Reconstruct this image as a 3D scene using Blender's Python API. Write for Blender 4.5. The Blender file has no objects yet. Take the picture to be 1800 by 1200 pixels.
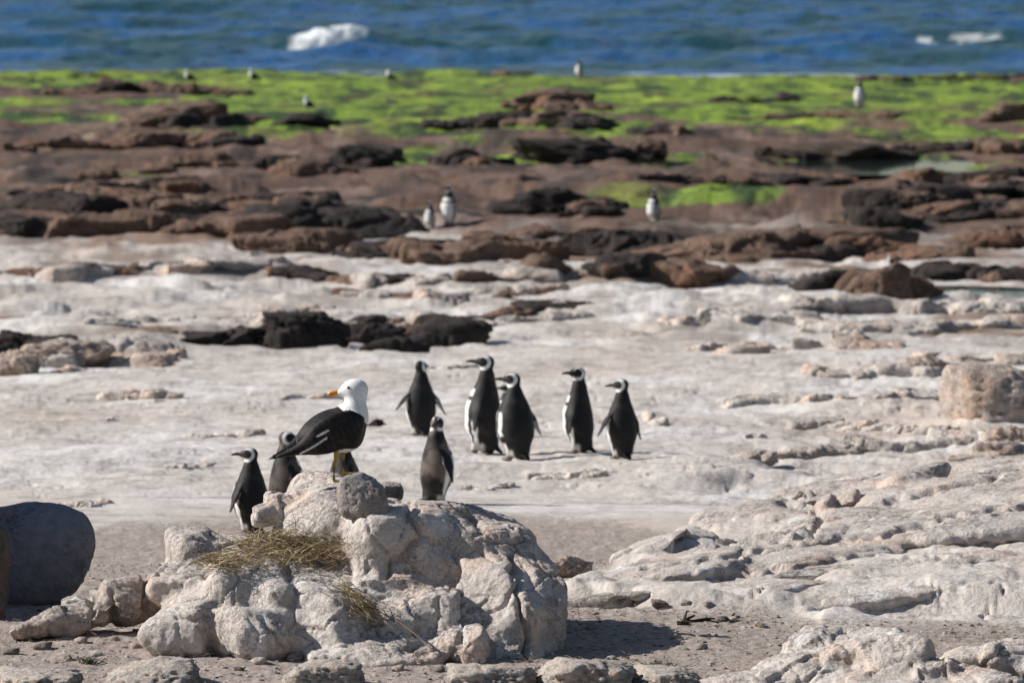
import bpy, math, random
import numpy as np
from mathutils import Vector, Matrix

scene = bpy.context.scene
COL = scene.collection

# ------------------------------------------------------------------ camera
HC = 4.75                       # eye height above the sea
F = 10000.0                     # focal length in photo pixels (1800 wide)
PITCH = math.atan(700.0 / F)    # level line 100 px above the picture's top edge
cam_d = bpy.data.cameras.new('camera')
cam = bpy.data.objects.new('camera', cam_d)
COL.objects.link(cam)
cam.location = (0, 0, HC)
cam.rotation_euler = (math.pi / 2 - PITCH, 0, 0)
cam_d.sensor_width = 36.0
cam_d.lens = 200.0
cam_d.clip_start = 0.5
cam_d.clip_end = 20000
cam_d.dof.use_dof = True
cam_d.dof.focus_distance = 23.6
cam_d.dof.aperture_fstop = 7.4
scene.camera = cam
scene.render.resolution_x = 1024
scene.render.resolution_y = 682

# ------------------------------------------------------------------ light
SUN = Vector((-0.80, 0.10, 0.55)).normalized()        # towards the sun: left, a touch behind
sun_d = bpy.data.lights.new('sun', 'SUN')
sun_d.energy = 4.6
sun_d.angle = math.radians(0.53)
sun_d.color = (1.0, 0.955, 0.89)
sun = bpy.data.objects.new('sun', sun_d)
COL.objects.link(sun)
sun.rotation_euler = SUN.to_track_quat('Z', 'Y').to_euler()
sun.location = (-30, 30, 40)

world = bpy.data.worlds.new('World')
scene.world = world
world.use_nodes = True
wn = world.node_tree
wn.nodes.clear()
sky = wn.nodes.new('ShaderNodeTexSky')
sky.sky_type = 'NISHITA'
sky.sun_disc = False
sky.sun_elevation = math.asin(SUN.z)
sky.sun_rotation = math.atan2(SUN.x, SUN.y)
sky.air_density = 1.0
sky.dust_density = 0.6
bgn = wn.nodes.new('ShaderNodeBackground')
bgn.inputs['Strength'].default_value = 0.055
wo = wn.nodes.new('ShaderNodeOutputWorld')
wn.links.new(sky.outputs[0], bgn.inputs[0])
wn.links.new(bgn.outputs[0], wo.inputs[0])

vs = scene.view_settings
vs.view_transform = 'Standard'
vs.look = 'None'
vs.gamma = 1.0
vs.exposure = 0.48
vs.use_curve_mapping = False

# ------------------------------------------------------------------ noise
_rs = np.random.RandomState(7)
_PERM = np.tile(_rs.permutation(256), 3).astype(np.int32)
_G2 = np.stack([np.cos(np.arange(256) * 2.399963), np.sin(np.arange(256) * 2.399963)], 1).astype(np.float32)
_g3 = _rs.normal(size=(256, 3))
_G3 = (_g3 / np.linalg.norm(_g3, axis=1)[:, None]).astype(np.float32)


def perlin2(x, y, seed=0):
    x = np.asarray(x, np.float32) + seed * 17.31
    y = np.asarray(y, np.float32) + seed * 5.77
    xi = np.floor(x); yi = np.floor(y)
    xf = x - xi; yf = y - yi
    xi = xi.astype(np.int32) & 255; yi = yi.astype(np.int32) & 255
    u = xf * xf * xf * (xf * (xf * 6 - 15) + 10)
    v = yf * yf * yf * (yf * (yf * 6 - 15) + 10)

    def g(ix, iy, fx, fy):
        h = _PERM[_PERM[ix & 255] + (iy & 255)]
        return _G2[h, 0] * fx + _G2[h, 1] * fy
    a = g(xi, yi, xf, yf); b = g(xi + 1, yi, xf - 1, yf)
    c = g(xi, yi + 1, xf, yf - 1); d = g(xi + 1, yi + 1, xf - 1, yf - 1)
    return ((a + u * (b - a)) * (1 - v) + (c + u * (d - c)) * v) * 1.5


def perlin3(p, seed=0):
    p = np.asarray(p, np.float32) + np.float32(seed * 13.7)
    i = np.floor(p); f = p - i
    i = i.astype(np.int32) & 255
    w = f * f * f * (f * (f * 6 - 15) + 10)
    out = 0
    for dx in (0, 1):
        wx = w[:, 0] if dx else 1 - w[:, 0]
        for dy in (0, 1):
            wy = w[:, 1] if dy else 1 - w[:, 1]
            for dz in (0, 1):
                wz = w[:, 2] if dz else 1 - w[:, 2]
                h = _PERM[_PERM[_PERM[(i[:, 0] + dx) & 255] + ((i[:, 1] + dy) & 255)] + ((i[:, 2] + dz) & 255)]
                g = _G3[h]
                out = out + wx * wy * wz * (g[:, 0] * (f[:, 0] - dx) + g[:, 1] * (f[:, 1] - dy) + g[:, 2] * (f[:, 2] - dz))
    return out * 1.6


def fbm2(x, y, octs=4, seed=0, gain=0.5):
    s = 0; a = 1.0; t = 0
    for o in range(octs):
        s = s + a * perlin2(x * 2 ** o, y * 2 ** o, seed + o * 3)
        t += a; a *= gain
    return s / t * 1.4


def fbm3(p, octs=4, seed=0, gain=0.5):
    s = 0; a = 1.0; t = 0
    for o in range(octs):
        s = s + a * perlin3(p * 2 ** o, seed + o * 3)
        t += a; a *= gain
    return s / t * 1.4


def ss(a, b, x):
    t = np.clip((np.asarray(x, float) - a) / (b - a), 0, 1)
    return t * t * (3 - 2 * t)


def plates(x, y, seed, tilt=0.5, K=9.0):
    """broken slabs with worn edges: each cell is a tilted plate with its own height"""
    x = np.asarray(x, np.float32); y = np.asarray(y, np.float32)
    xi = np.floor(x).astype(np.int32); yi = np.floor(y).astype(np.int32)
    sw = 1e-9; sh = 0
    for dx in (-1, 0, 1):
        for dy in (-1, 0, 1):
            ix = xi + dx; iy = yi + dy
            k = _PERM[_PERM[(ix + seed * 31) & 255] + (iy & 255)]
            k2 = _PERM[k + 101]; k3 = _PERM[k2 + 57]; k4 = _PERM[k3 + 13]
            ox = x - (ix + 0.15 + 0.7 * k / 255.0); oy = y - (iy + 0.15 + 0.7 * k2 / 255.0)
            w = np.exp(-K * (ox * ox + oy * oy))
            sw = sw + w
            sh = sh + w * ((k3 / 127.5 - 1) + tilt * (ox * (k4 / 127.5 - 1) - oy * 0.8))
    return sh / sw


def where_relief(w, fn, *args):
    """a relief evaluated only where its weight w is not nil"""
    out = np.zeros(w.shape)
    m = w > 0.01
    if m.any():
        out[m] = w[m] * fn(*[a[m] for a in args])
    return out


def billow(x, y, octs, seed, gain=0.45):
    """rounded hummocks parted by sharp creases"""
    s = 0; a = 1.0
    for o in range(octs):
        s = s + a * (np.sqrt(perlin2(x * 2.1 ** o, y * 2.1 ** o, seed + o * 5) ** 2 + 0.002) - 0.3)
        a *= gain
    return s


def broken(cx, cy, A, bs, B, seed, octs=4, K=9.0, shear=0.0):
    """plates of size cx, cy and height A under hummocks of size bs and height B"""
    def fn(X, D):
        x = X + 0.25 * cx * perlin2(X / cx * 1.3, D / cy * 1.3, seed + 40) + 0.1 * cx * perlin2(X / cx * 3.3, D / cy * 3.3, seed + 42)
        y = D + 0.25 * cy * perlin2(X / cx * 1.3, D / cy * 1.3, seed + 41) + 0.1 * cy * perlin2(X / cx * 3.3, D / cy * 3.3, seed + 43)
        return A * plates(x / cx + shear * y / cy, y / cy, seed, K=K) + B * billow(x / bs, y / bs * 1.15, octs, seed + 7)
    return fn


def mixc(a, b, t):
    return a + (np.asarray(b) - a) * np.asarray(t)[..., None]


def terrace(h, step, sharp=0.3, keep=0.25):
    q = h / step
    f = q - np.floor(q)
    t = np.floor(q) + ss(1 - sharp, 1, f)
    return step * (t * (1 - keep) + q * keep)


# ------------------------------------------------------------------ materials
def mat_attr(name, rough=0.9, bump=0.3, bscale=60.0, speck=0.25, spec=0.3, sscale=None, detail=6.0, dist=0.01, pits=0.0, pscale=110.0, world=False):
    """colour from the mesh's own plumage / rock colour attribute, grain from noise"""
    m = bpy.data.materials.new(name)
    m.use_nodes = True
    nt = m.node_tree
    b = nt.nodes['Principled BSDF']
    b.inputs['Roughness'].default_value = rough
    b.inputs['Specular IOR Level'].default_value = spec
    at = nt.nodes.new('ShaderNodeAttribute')
    at.attribute_name = 'Col'
    tc = nt.nodes.new('ShaderNodeTexCoord')
    if world:
        gp = nt.nodes.new('ShaderNodeNewGeometry')
        crd = gp.outputs['Position']
    else:
        crd = tc.outputs['Object']
    n = nt.nodes.new('ShaderNodeTexNoise')
    n.inputs['Scale'].default_value = sscale or bscale
    n.inputs['Detail'].default_value = detail
    n.inputs['Roughness'].default_value = 0.65
    nt.links.new(crd, n.inputs['Vector'])
    mr = nt.nodes.new('ShaderNodeMapRange')
    mr.inputs['From Min'].default_value = 0.25
    mr.inputs['From Max'].default_value = 0.75
    mr.inputs['To Min'].default_value = 1 - speck
    mr.inputs['To Max'].default_value = 1 + speck
    nt.links.new(n.outputs['Fac'], mr.inputs['Value'])
    mul = nt.nodes.new('ShaderNodeVectorMath')
    mul.operation = 'SCALE'
    nt.links.new(at.outputs['Color'], mul.inputs[0])
    if pits:
        n3 = nt.nodes.new('ShaderNodeTexNoise')
        n3.inputs['Scale'].default_value = pscale
        n3.inputs['Detail'].default_value = 3.0
        n4 = nt.nodes.new('ShaderNodeTexNoise')
        n4.inputs['Scale'].default_value = pscale / 16
        nt.links.new(crd, n3.inputs['Vector'])
        nt.links.new(crd, n4.inputs['Vector'])
        ad = nt.nodes.new('ShaderNodeMath'); ad.operation = 'ADD'
        nt.links.new(n3.outputs['Fac'], ad.inputs[0])
        nt.links.new(n4.outputs['Fac'], ad.inputs[1])
        m3 = nt.nodes.new('ShaderNodeMapRange')
        m3.inputs['From Min'].default_value = 1.05
        m3.inputs['From Max'].default_value = 1.22
        m3.inputs['To Min'].default_value = 1.0
        m3.inputs['To Max'].default_value = 1.0 - pits
        nt.links.new(ad.outputs[0], m3.inputs['Value'])
        mm = nt.nodes.new('ShaderNodeMath'); mm.operation = 'MULTIPLY'
        nt.links.new(mr.outputs[0], mm.inputs[0])
        nt.links.new(m3.outputs[0], mm.inputs[1])
        nt.links.new(mm.outputs[0], mul.inputs['Scale'])
    else:
        nt.links.new(mr.outputs[0], mul.inputs['Scale'])
    nt.links.new(mul.outputs[0], b.inputs['Base Color'])
    if bump:
        n2 = nt.nodes.new('ShaderNodeTexNoise')
        n2.inputs['Scale'].default_value = bscale
        n2.inputs['Detail'].default_value = detail
        n2.inputs['Roughness'].default_value = 0.7
        nt.links.new(crd, n2.inputs['Vector'])
        bp = nt.nodes.new('ShaderNodeBump')
        bp.inputs['Strength'].default_value = bump
        bp.inputs['Distance'].default_value = dist
        nt.links.new(n2.outputs['Fac'], bp.inputs['Height'])
        nt.links.new(bp.outputs[0], b.inputs['Normal'])
    return m


def mat_plain(name, col, rough=0.6, spec=0.4, var=0.2, scale=80.0):
    m = bpy.data.materials.new(name)
    m.use_nodes = True
    nt = m.node_tree
    b = nt.nodes['Principled BSDF']
    b.inputs['Roughness'].default_value = rough
    b.inputs['Specular IOR Level'].default_value = spec
    n = nt.nodes.new('ShaderNodeTexNoise')
    n.inputs['Scale'].default_value = scale
    cr = nt.nodes.new('ShaderNodeValToRGB')
    cr.color_ramp.elements[0].position = 0.3
    cr.color_ramp.elements[1].position = 0.7
    cr.color_ramp.elements[0].color = (*[c * (1 - var) for c in col], 1)
    cr.color_ramp.elements[1].color = (*[min(1, c * (1 + var)) for c in col], 1)
    nt.links.new(n.outputs['Fac'], cr.inputs['Fac'])
    nt.links.new(cr.outputs[0], b.inputs['Base Color'])
    return m


M_TERR = mat_attr('shelf_rock', 0.92, 0.6, 30.0, 0.2, 0.25, dist=0.025, pits=0.35, pscale=45.0)
M_GRAV = mat_attr('gravel_soil', 0.95, 0.8, 45.0, 0.5, 0.15, dist=0.025)
M_ALGA = mat_attr('wet_algae', 0.65, 0.6, 9.0, 0.3, 0.3, dist=0.08)
M_ROCK = mat_attr('pale_rock', 0.92, 0.9, 60.0, 0.25, 0.25, dist=0.018, pits=0.42, pscale=130.0)
M_BOUL = mat_attr('weathered_boulder', 0.92, 0.8, 22.0, 0.3, 0.2, dist=0.04, pits=0.4, pscale=60.0, world=True)
M_FEATH = mat_attr('plumage', 0.6, 0.4, 130.0, 0.22, 0.22, dist=0.004)
M_STRAW = mat_attr('dry_straw', 0.75, 0, 60.0, 0.15, 0.3)
M_EYE = mat_plain('eye', (0.01, 0.008, 0.006), 0.15, 0.5)
M_BEAK = mat_plain('penguin_beak', (0.018, 0.017, 0.017), 0.4)
M_BILL = mat_attr('gull_bill', 0.4, 0, 60, 0.05, 0.4)
M_LEG = mat_plain('gull_leg', (0.40, 0.29, 0.045), 0.5)


# ------------------------------------------------------------------ mesh helpers
def mesh_np(name, v, faces, col=None, smooth=True):
    """v (n,3), faces (m,4) or (m,3) arrays"""
    me = bpy.data.meshes.new(name)
    v = np.ascontiguousarray(v, np.float32)
    faces = np.ascontiguousarray(faces, np.int32)
    k = faces.shape[1]
    me.vertices.add(len(v)); me.loops.add(faces.size); me.polygons.add(len(faces))
    me.vertices.foreach_set('co', v.ravel())
    me.loops.foreach_set('vertex_index', faces.ravel())
    me.polygons.foreach_set('loop_start', np.arange(len(faces), dtype=np.int32) * k)
    me.polygons.foreach_set('loop_total', np.full(len(faces), k, np.int32))
    me.polygons.foreach_set('use_smooth', np.full(len(faces), smooth, bool))
    me.update(calc_edges=True)
    if col is not None:
        a = me.attributes.new('Col', 'FLOAT_COLOR', 'POINT')
        c = np.ones((len(v), 4), np.float32)
        c[:, :3] = np.clip(col, 0, 1)
        a.data.foreach_set('color', c.ravel())
    return me


def obj(name, me, mat=None, parent=None, loc=None, rot=None, label=None, cat=None, group=None, kind=None):
    o = bpy.data.objects.new(name, me)
    COL.objects.link(o)
    if mat and me and not me.materials:
        me.materials.append(mat)
    if parent:
        o.parent = parent
    if loc is not None:
        o.location = loc
    if rot is not None:
        o.rotation_euler = rot
    if label: o['label'] = label
    if cat: o['category'] = cat
    if group: o['group'] = group
    if kind: o['kind'] = kind
    return o


def vnormals(v, q):
    a = v[q[:, 2]] - v[q[:, 0]]
    b = v[q[:, -1]] - v[q[:, 1]]
    n = np.cross(a, b)
    out = np.zeros_like(v)
    for i in range(q.shape[1]):
        for c in range(3):
            out[:, c] += np.bincount(q[:, i], n[:, c], len(v))
    return out / (np.linalg.norm(out, axis=1)[:, None] + 1e-12)


def surface_nets(f, org, h):
    """closed surface of f<0 on a regular grid -> verts, quads"""
    s = f < 0
    c = s[:-1, :-1, :-1].astype(np.int8)
    for dx, dy, dz in ((1,0,0),(0,1,0),(0,0,1),(1,1,0),(1,0,1),(0,1,1),(1,1,1)):
        c = c + s[dx:s.shape[0]-1+dx, dy:s.shape[1]-1+dy, dz:s.shape[2]-1+dz]
    act = (c > 0) & (c < 8)
    ijk = np.argwhere(act)
    idx = np.full(act.shape, -1, np.int32)
    idx[act] = np.arange(len(ijk))
    corners = np.array([[i, j, k] for i in (0, 1) for j in (0, 1) for k in (0, 1)])
    vals = np.stack([f[tuple((ijk + q).T)] for q in corners], 1)
    acc = np.zeros((len(ijk), 3)); cnt = np.zeros(len(ijk))
    for a in range(8):
        for b in range(a + 1, 8):
            if np.abs(corners[a] - corners[b]).sum() != 1:
                continue
            m = (vals[:, a] < 0) != (vals[:, b] < 0)
            t = vals[:, a] / (vals[:, a] - vals[:, b] + 1e-20)
            p = corners[a] + t[:, None] * (corners[b] - corners[a])
            acc[m] += p[m]; cnt[m] += 1
    v = (ijk + acc / cnt[:, None]) * h + np.asarray(org)
    quads = []
    for ax in range(3):
        o1, o2 = (ax + 1) % 3, (ax + 2) % 3
        sl0 = [slice(None)] * 3; sl1 = [slice(None)] * 3
        sl0[ax] = slice(0, -1); sl1[ax] = slice(1, None)
        for o in (o1, o2):
            sl0[o] = slice(1, -1); sl1[o] = slice(1, -1)
        a = s[tuple(sl0)]; b = s[tuple(sl1)]
        e = np.argwhere(a != b)
        if not len(e):
            continue
        flip = a[tuple(e.T)]
        e[:, o1] += 1; e[:, o2] += 1
        d1 = np.zeros(3, int); d1[o1] = 1
        d2 = np.zeros(3, int); d2[o2] = 1
        q = np.stack([idx[tuple((e - d1 - d2).T)], idx[tuple((e - d2).T)], idx[tuple(e.T)], idx[tuple((e - d1).T)]], 1)
        q[~flip] = q[~flip][:, ::-1]
        quads.append(q)
    return v, np.concatenate(quads)


def smooth_verts(v, q, it=2, lam=0.5):
    e = np.concatenate([q[:, [0, 1]], q[:, [1, 2]], q[:, [2, 3]], q[:, [3, 0]]])
    for _ in range(it):
        n = np.bincount(e[:, 0], minlength=len(v)) + np.bincount(e[:, 1], minlength=len(v))
        s = np.zeros_like(v)
        for c in range(3):
            s[:, c] = np.bincount(e[:, 0], v[e[:, 1], c], len(v)) + np.bincount(e[:, 1], v[e[:, 0], c], len(v))
        v = v + lam * (s / np.maximum(n, 1)[:, None] - v)
    return v


def smin(a, b, k):
    h = np.clip(0.5 + 0.5 * (b - a) / k, 0, 1)
    return b + (a - b) * h - k * h * (1 - h)


_ico = {}


def icosphere(sub):
    if sub not in _ico:
        import bmesh
        bm = bmesh.new()
        bmesh.ops.create_icosphere(bm, subdivisions=sub, radius=1)
        v = np.array([x.co[:] for x in bm.verts])
        f = np.array([[l.index for l in x.verts] for x in bm.faces])
        bm.free()
        _ico[sub] = (v / np.linalg.norm(v, axis=1)[:, None], f)
    return _ico[sub]


# ------------------------------------------------------------------ pixels <-> place
cp, sp_ = math.cos(PITCH), math.sin(PITCH)


def R(px, py, D):
    """point seen at photo pixel (px, py) at distance D from the eye along the ground"""
    a = (px - 900) / F; b = (600 - py) / F
    dx, dy, dz = a, cp + b * sp_, -sp_ + b * cp
    t = D / dy
    return np.array([t * dx, D, HC + t * dz])


def pix(X, Y, Z):
    rz = Z - HC
    dep = Y * cp - rz * sp_
    up = Y * sp_ + rz * cp
    return 900 + F * X / dep, 600 - F * up / dep


_prof = np.array([(1600, 17.0), (1330, 20.0), (1200, 22.2), (1150, 23.1), (1060, 25.0), (1000, 26.6), (920, 30.6), (880, 33.6), (800, 37.5),
                  (768, 40), (700, 45), (610, 53), (500, 66), (400, 88), (300, 108), (200, 140), (130, 185)], float)
_pD = _prof[:, 1]
_pz = np.array([R(900, a, b)[2] for a, b in _prof])
_dd = np.linspace(10, 260, 2501)
_zz = np.interp(_dd, _pD, _pz)
for _w in (15, 9):
    _zz = np.convolve(np.pad(_zz, _w, mode='edge'), np.ones(2 * _w + 1) / (2 * _w + 1), 'valid')


def base_z(D):
    return np.interp(D, _dd, _zz)


def mapy(D):
    return pix(0, D, base_z(D))[1]


_my = mapy(_dd)


def D_of(py):
    return np.interp(py, _my[::-1], _dd[::-1])


POOLS = [  # px, py, half width px, half height px : tide pools lying in the shelf
    (1230, 384, 130, 9), (1560, 284, 150, 12), (1660, 505, 170, 10), (655, 607, 70, 6), (1000, 330, 70, 7), (1330, 236, 110, 5)]


def fields(X, D):
    px = 900 + F * X / np.maximum(D, 15)
    py = mapy(D)
    wob = fbm2(X / 1.6, D / 3.0, 3, 50)
    pw = py + wob * 14 * ss(1200, 300, py) + wob * 10
    f = {'px': px, 'py': py}
    # gravel: in front, and behind the nest rock on the left
    lower = np.interp(px, [930, 980, 1100, 1400, 1450, 1800, 2600], [1052, 1058, 1066, 1064, 1086, 1092, 1110])
    upper = np.interp(px, [930, 1000, 1100, 1240, 1400, 1800, 2600], [1050, 1036, 992, 946, 850, 640, 400])
    slab = ss(8, -8, pw - lower) * ss(-14, 24, pw - upper) * ss(930, 1000, px) * ss(31.0, 29.0, D)
    f['slab'] = slab
    f['slabrise'] = ss(0, 130, lower - py) * slab
    back_edge = np.interp(px, [-800, 0, 300, 700, 1000, 1150, 1250, 1330, 1450, 1800, 2600], [925, 925, 915, 905, 900, 925, 950, 1060, 1086, 1092, 1110])
    f['gravel'] = np.clip(ss(-16, 16, pw - back_edge) * (1 - slab), 0, 1)
    f['flat'] = ss(590, 640, pw) * ss(900, 840, pw)            # smooth pale floor
    f['shelf'] = ss(400, 440, pw) * ss(640, 590, pw)           # ledgy pale rock behind it
    f['tide'] = ss(440, 400, pw)                               # brown tidal platform
    f['rough'] = ss(1150, 1500, px + (py - 700) * 0.9) * ss(600, 660, pw) * ss(900, 860, pw)
    return f


def pool_mask(px, py):
    m = 0
    for (cx, cy, hw, hh) in POOLS:
        r = np.sqrt(((px - cx) / hw) ** 2 + ((py - cy) / hh) ** 2) + 0.35 * perlin2(px / 45, py / 6, 71)
        m = np.maximum(m, ss(1.25, 0.75, r))
    return m


def terrain_z(X, D):
    X = np.asarray(X, float); D = np.asarray(D, float)
    f = fields(X, D)
    px, py = f['px'], f['py']
    z = base_z(D)
    # broad swells
    z = z + 0.04 * fbm2(X / 2.5, D / 4, 2, 1) * ss(1000, 700, py)
    # smooth floor: shallow dips and a few thin steps
    h = fbm2(X / 1.3, D / 2.2, 4, 5)
    z = z + f['flat'] * (0.05 * terrace(h, 0.22, 0.12, 0.35) + 0.006 * fbm2(X / 0.12, D / 0.25, 3, 6))
    cr = np.abs(perlin2(X / 0.9 + 0.4 * perlin2(X / .3, D / .5, 8), D / 1.1, 7))
    z = z - (f['flat'] * 0.6 + f['slab']) * 0.03 * ss(0.035, 0.0, cr) * ss(-0.1, 0.25, perlin2(X / 2, D / 4, 9))
    # rough broken floor to the right of the penguins
    z = z + f['rough'] * (0.06 * fbm2(X / 3.0, D / 3.0, 2, 15) + 0.06 * ss(1300, 1800, px))
    z = z + where_relief(f['rough'], broken(1.1, 0.8, 0.035, 0.55, 0.055, 16, 4, shear=0.3), X, D)
    # near slab rising to the right
    u = X * 0.94 - (D - 25) * 0.33; w = X * 0.33 + (D - 25) * 0.94
    lift = 0.03 + 0.03 * ss(1300, 1800, px) + f['slabrise'] * (0.04 + 0.08 * ss(1000, 1800, px))
    z = z + f['slab'] * (lift + 0.05 * fbm2(u / 1.6, w / 0.9, 3, 21, 0.42))
    z = z + where_relief(f['slab'], broken(1.1, 0.5, 0.045, 0.50, 0.06, 23, 5), u, w)
    # ledges of the pale shelf
    h = fbm2(X / 7.0 + 0.03 * D, D / 4.5, 3, 31, 0.42)
    z = z + f['shelf'] * 0.16 * terrace(h, 0.24, 0.2, 0.4)
    z = z + where_relief(f['shelf'], broken(2.4, 1.5, 0.07, 1.1, 0.12, 36, 5, shear=0.1), X, D)
    # tidal platform
    h = fbm2(X / 11.0, D / 9.0, 3, 41, 0.45)
    damp = 1 - 0.45 * ss(235, 180, py)
    z = z + f['tide'] * damp * 0.25 * terrace(h, 0.22, 0.2, 0.35)
    z = z + where_relief(f['tide'] * damp, broken(4.0, 2.8, 0.12, 1.9, 0.24, 46, 5), X, D)
    # gravel: gentle bumps
    z = z + f['gravel'] * (0.02 * fbm2(X / 0.8, D / 0.8, 3, 45) + 0.008 * fbm2(X / 0.07, D / 0.07, 2, 46) - 0.012)
    # hollow with a sharp lip behind the cracked ridge at left
    z = z - 0.03 * np.exp(-((px - 120) / 260.0) ** 2 - ((py - 1040) / 30.0) ** 2)
    pm = pool_mask(px, py)
    flatz = base_z(D) - 0.16
    z = z * (1 - pm) + flatz * pm
    # shoreline: drop into the sea
    edge = 187 + 9 * fbm2(X / 8.0, D / 30.0, 4, 48, 0.6) + ss(300, 900, px) * -3
    z = z - ss(0, 14, D - edge) * 1.5
    return z


def G(px, py, n=0):
    """first ground point under a photo pixel, read off the built ground"""
    c = int(np.clip(np.searchsorted(colp, px) - 1, 0, len(colp) - 2))
    t = (px - colp[c]) / (colp[c + 1] - colp[c])
    z = ZZ[:, c] * (1 - t) + ZZ[:, c + 1] * t
    a = (px - 900) / F; b = (600 - py) / F
    ray = HC + rowD / (cp + b * sp_) * (-sp_ + b * cp)
    d = ray - z
    ok = np.where((d[1:] <= 0) & (rowD[1:] > 19))[0]
    i = int(ok[0]) if len(ok) else len(rowD) - 2
    k = float(np.clip(d[i] / (d[i] - d[i + 1] + 1e-9), 0, 1))
    D = rowD[i] + k * (rowD[i + 1] - rowD[i])
    return np.array([D / (cp + b * sp_) * a, D, z[i] + k * (z[i + 1] - z[i])])


# ------------------------------------------------------------------ ground
rows_py = np.concatenate([np.linspace(1330, 1010, 185), np.linspace(1009, 600, 250)[1:], np.linspace(600, 128, 290)[1:]])
rowD = np.concatenate([[-8, 0, 8, 14, 18], D_of(rows_py), np.linspace(185.5, 215, 40)])
rowD = np.unique(rowD)
colp = np.concatenate([np.linspace(-2600, -700, 20), np.linspace(-660, -40, 70), np.linspace(-36, 1836, 590), np.linspace(1842, 2460, 70), np.linspace(2500, 4400, 20)])
DD, PP = np.meshgrid(rowD, colp, indexing='ij')
XX = (PP - 900) / F * np.maximum(DD, 20)
ZZ = terrain_z(XX.ravel(), DD.ravel()).reshape(XX.shape)
nr, nc = XX.shape


def terrain_colour(X, D, Z):
    f = fields(X, D)
    px, py = f['px'], f['py']
    n1 = fbm2(X / 1.4, D / 2.4, 4, 101)
    n2 = fbm2(X / 0.28, D / 0.5, 4, 102)
    n3 = fbm2(X / 3.5, D / 7.0, 4, 103)
    n4 = fbm2(X / 0.07, D / 0.14, 3, 104)
    pale = np.array([0.54, 0.49, 0.45]) * np.ones(X.shape + (3,))
    pale = mixc(pale, (0.63, 0.605, 0.58), ss(-0.15, 0.5, n1))           # guano-whitened
    pale = mixc(pale, (0.50, 0.41, 0.345), 0.6 * ss(0.1, 0.6, n3))          # warm patches
    pale = mixc(pale, (0.34, 0.30, 0.275), 0.65 * ss(0.12, 0.6, -n2))       # grey lichen
    pale = pale * (1 + 0.12 * n4)[..., None]
    c = pale
    # shelf: more grey-brown patches
    sh = f['shelf']
    c = mixc(c, (0.30, 0.255, 0.225), sh * 0.7 * ss(-0.05, 0.4, fbm2(X / 1.6, D / 3.5, 4, 111)))
    c = mixc(c, (0.22, 0.15, 0.11), sh * ss(0.1, 0.4, fbm2(X / 2.6, D / 4, 4, 112) + ss(520, 420, py) * 0.35 * ss(500, 1300, px) - 0.3 * ss(470, 540, py)))
    # tidal platform: brown, dark weed, patches of green
    brown = np.array([0.135, 0.083, 0.06]) * np.ones(X.shape + (3,))
    brown = mixc(brown, (0.21, 0.145, 0.115), ss(0.0, 0.5, fbm2(X / 1.8, D / 4, 4, 113)))
    brown = mixc(brown, (0.065, 0.05, 0.044), 0.85 * ss(-0.05, 0.45, fbm2(X / 1.1, D / 3, 4, 114)))
    brown = mixc(brown, (0.028, 0.024, 0.023), 0.85 * ss(0.2, 0.5, fbm2(X / 2.1, D / 6, 4, 115)))
    c = mixc(c, brown, f['tide'])
    # pale rims keep some paleness at the edge of the platform
    g = mixc(np.array([0.53, 0.46, 0.41]) * np.ones(X.shape + (3,)), (0.30, 0.255, 0.235), ss(-0.1, 0.35, n4 + 0.4 * n2))
    g = mixc(g, (0.34, 0.27, 0.20), 0.4 * ss(0.1, 0.5, n1))
    c = mixc(c, np.array([0.375, 0.315, 0.28]) * 1.0, f['gravel'])
    c = c * (1 + f['gravel'] * (0.22 * n4 + 0.1 * n2))[..., None]
    # dark wet margins of pools
    pm = pool_mask(px, py)
    c = mixc(c, (0.10, 0.075, 0.05), 0.85 * pm)
    # algae
    band = np.interp(py, [100, 125, 150, 190, 225, 250, 300, 360, 400], [0.45, 0.75, 0.9, 0.65, 0.34, 0.12, -0.10, -0.14, -0.5])
    left = ss(520, 250, px) * np.interp(py, [120, 140, 165, 260], [0, 0.2, 0.6, 0.2])
    al = fbm2(X / 4.5, D / 12, 4, 121) * 0.75 + band - left
    al = al + 0.8 * np.exp(-((px - 1250) / 190.0) ** 2 - ((py - 350) / 14.0) ** 2) + 0.7 * np.exp(-((px - 1560) / 170.0) ** 2 - ((py - 277) / 12.0) ** 2) \
        + 0.55 * np.exp(-((px - 470) / 60.0) ** 2 - ((py - 362) / 7.0) ** 2) + 0.5 * np.exp(-((px - 300) / 140.0) ** 2 - ((py - 305) / 9.0) ** 2) \
        + 0.5 * np.exp(-((px - 720) / 60.0) ** 2 - ((py - 270) / 14.0) ** 2)
    am = ss(0.16, 0.34, al)
    gr = np.array([0.15, 0.225, 0.022]) * np.ones(X.shape + (3,))
    gr = mixc(gr, (0.235, 0.315, 0.03), ss(0.0, 0.5, fbm2(X / 2, D / 6, 3, 122)))
    gr = mixc(gr, (0.035, 0.06, 0.013), ss(0.0, 0.3, fbm2(X / 1.2, D / 4, 4, 123)))
    gr = mixc(gr, (0.12, 0.08, 0.04), 0.6 * ss(0.2, 0.4, fbm2(X / 3, D / 7, 4, 124)))
    gr = gr * (1 + 0.5 * fbm2(X / 0.5, D / 1.6, 3, 125))[..., None]
    c = mixc(c, gr, am)
    return c, f, am


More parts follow.
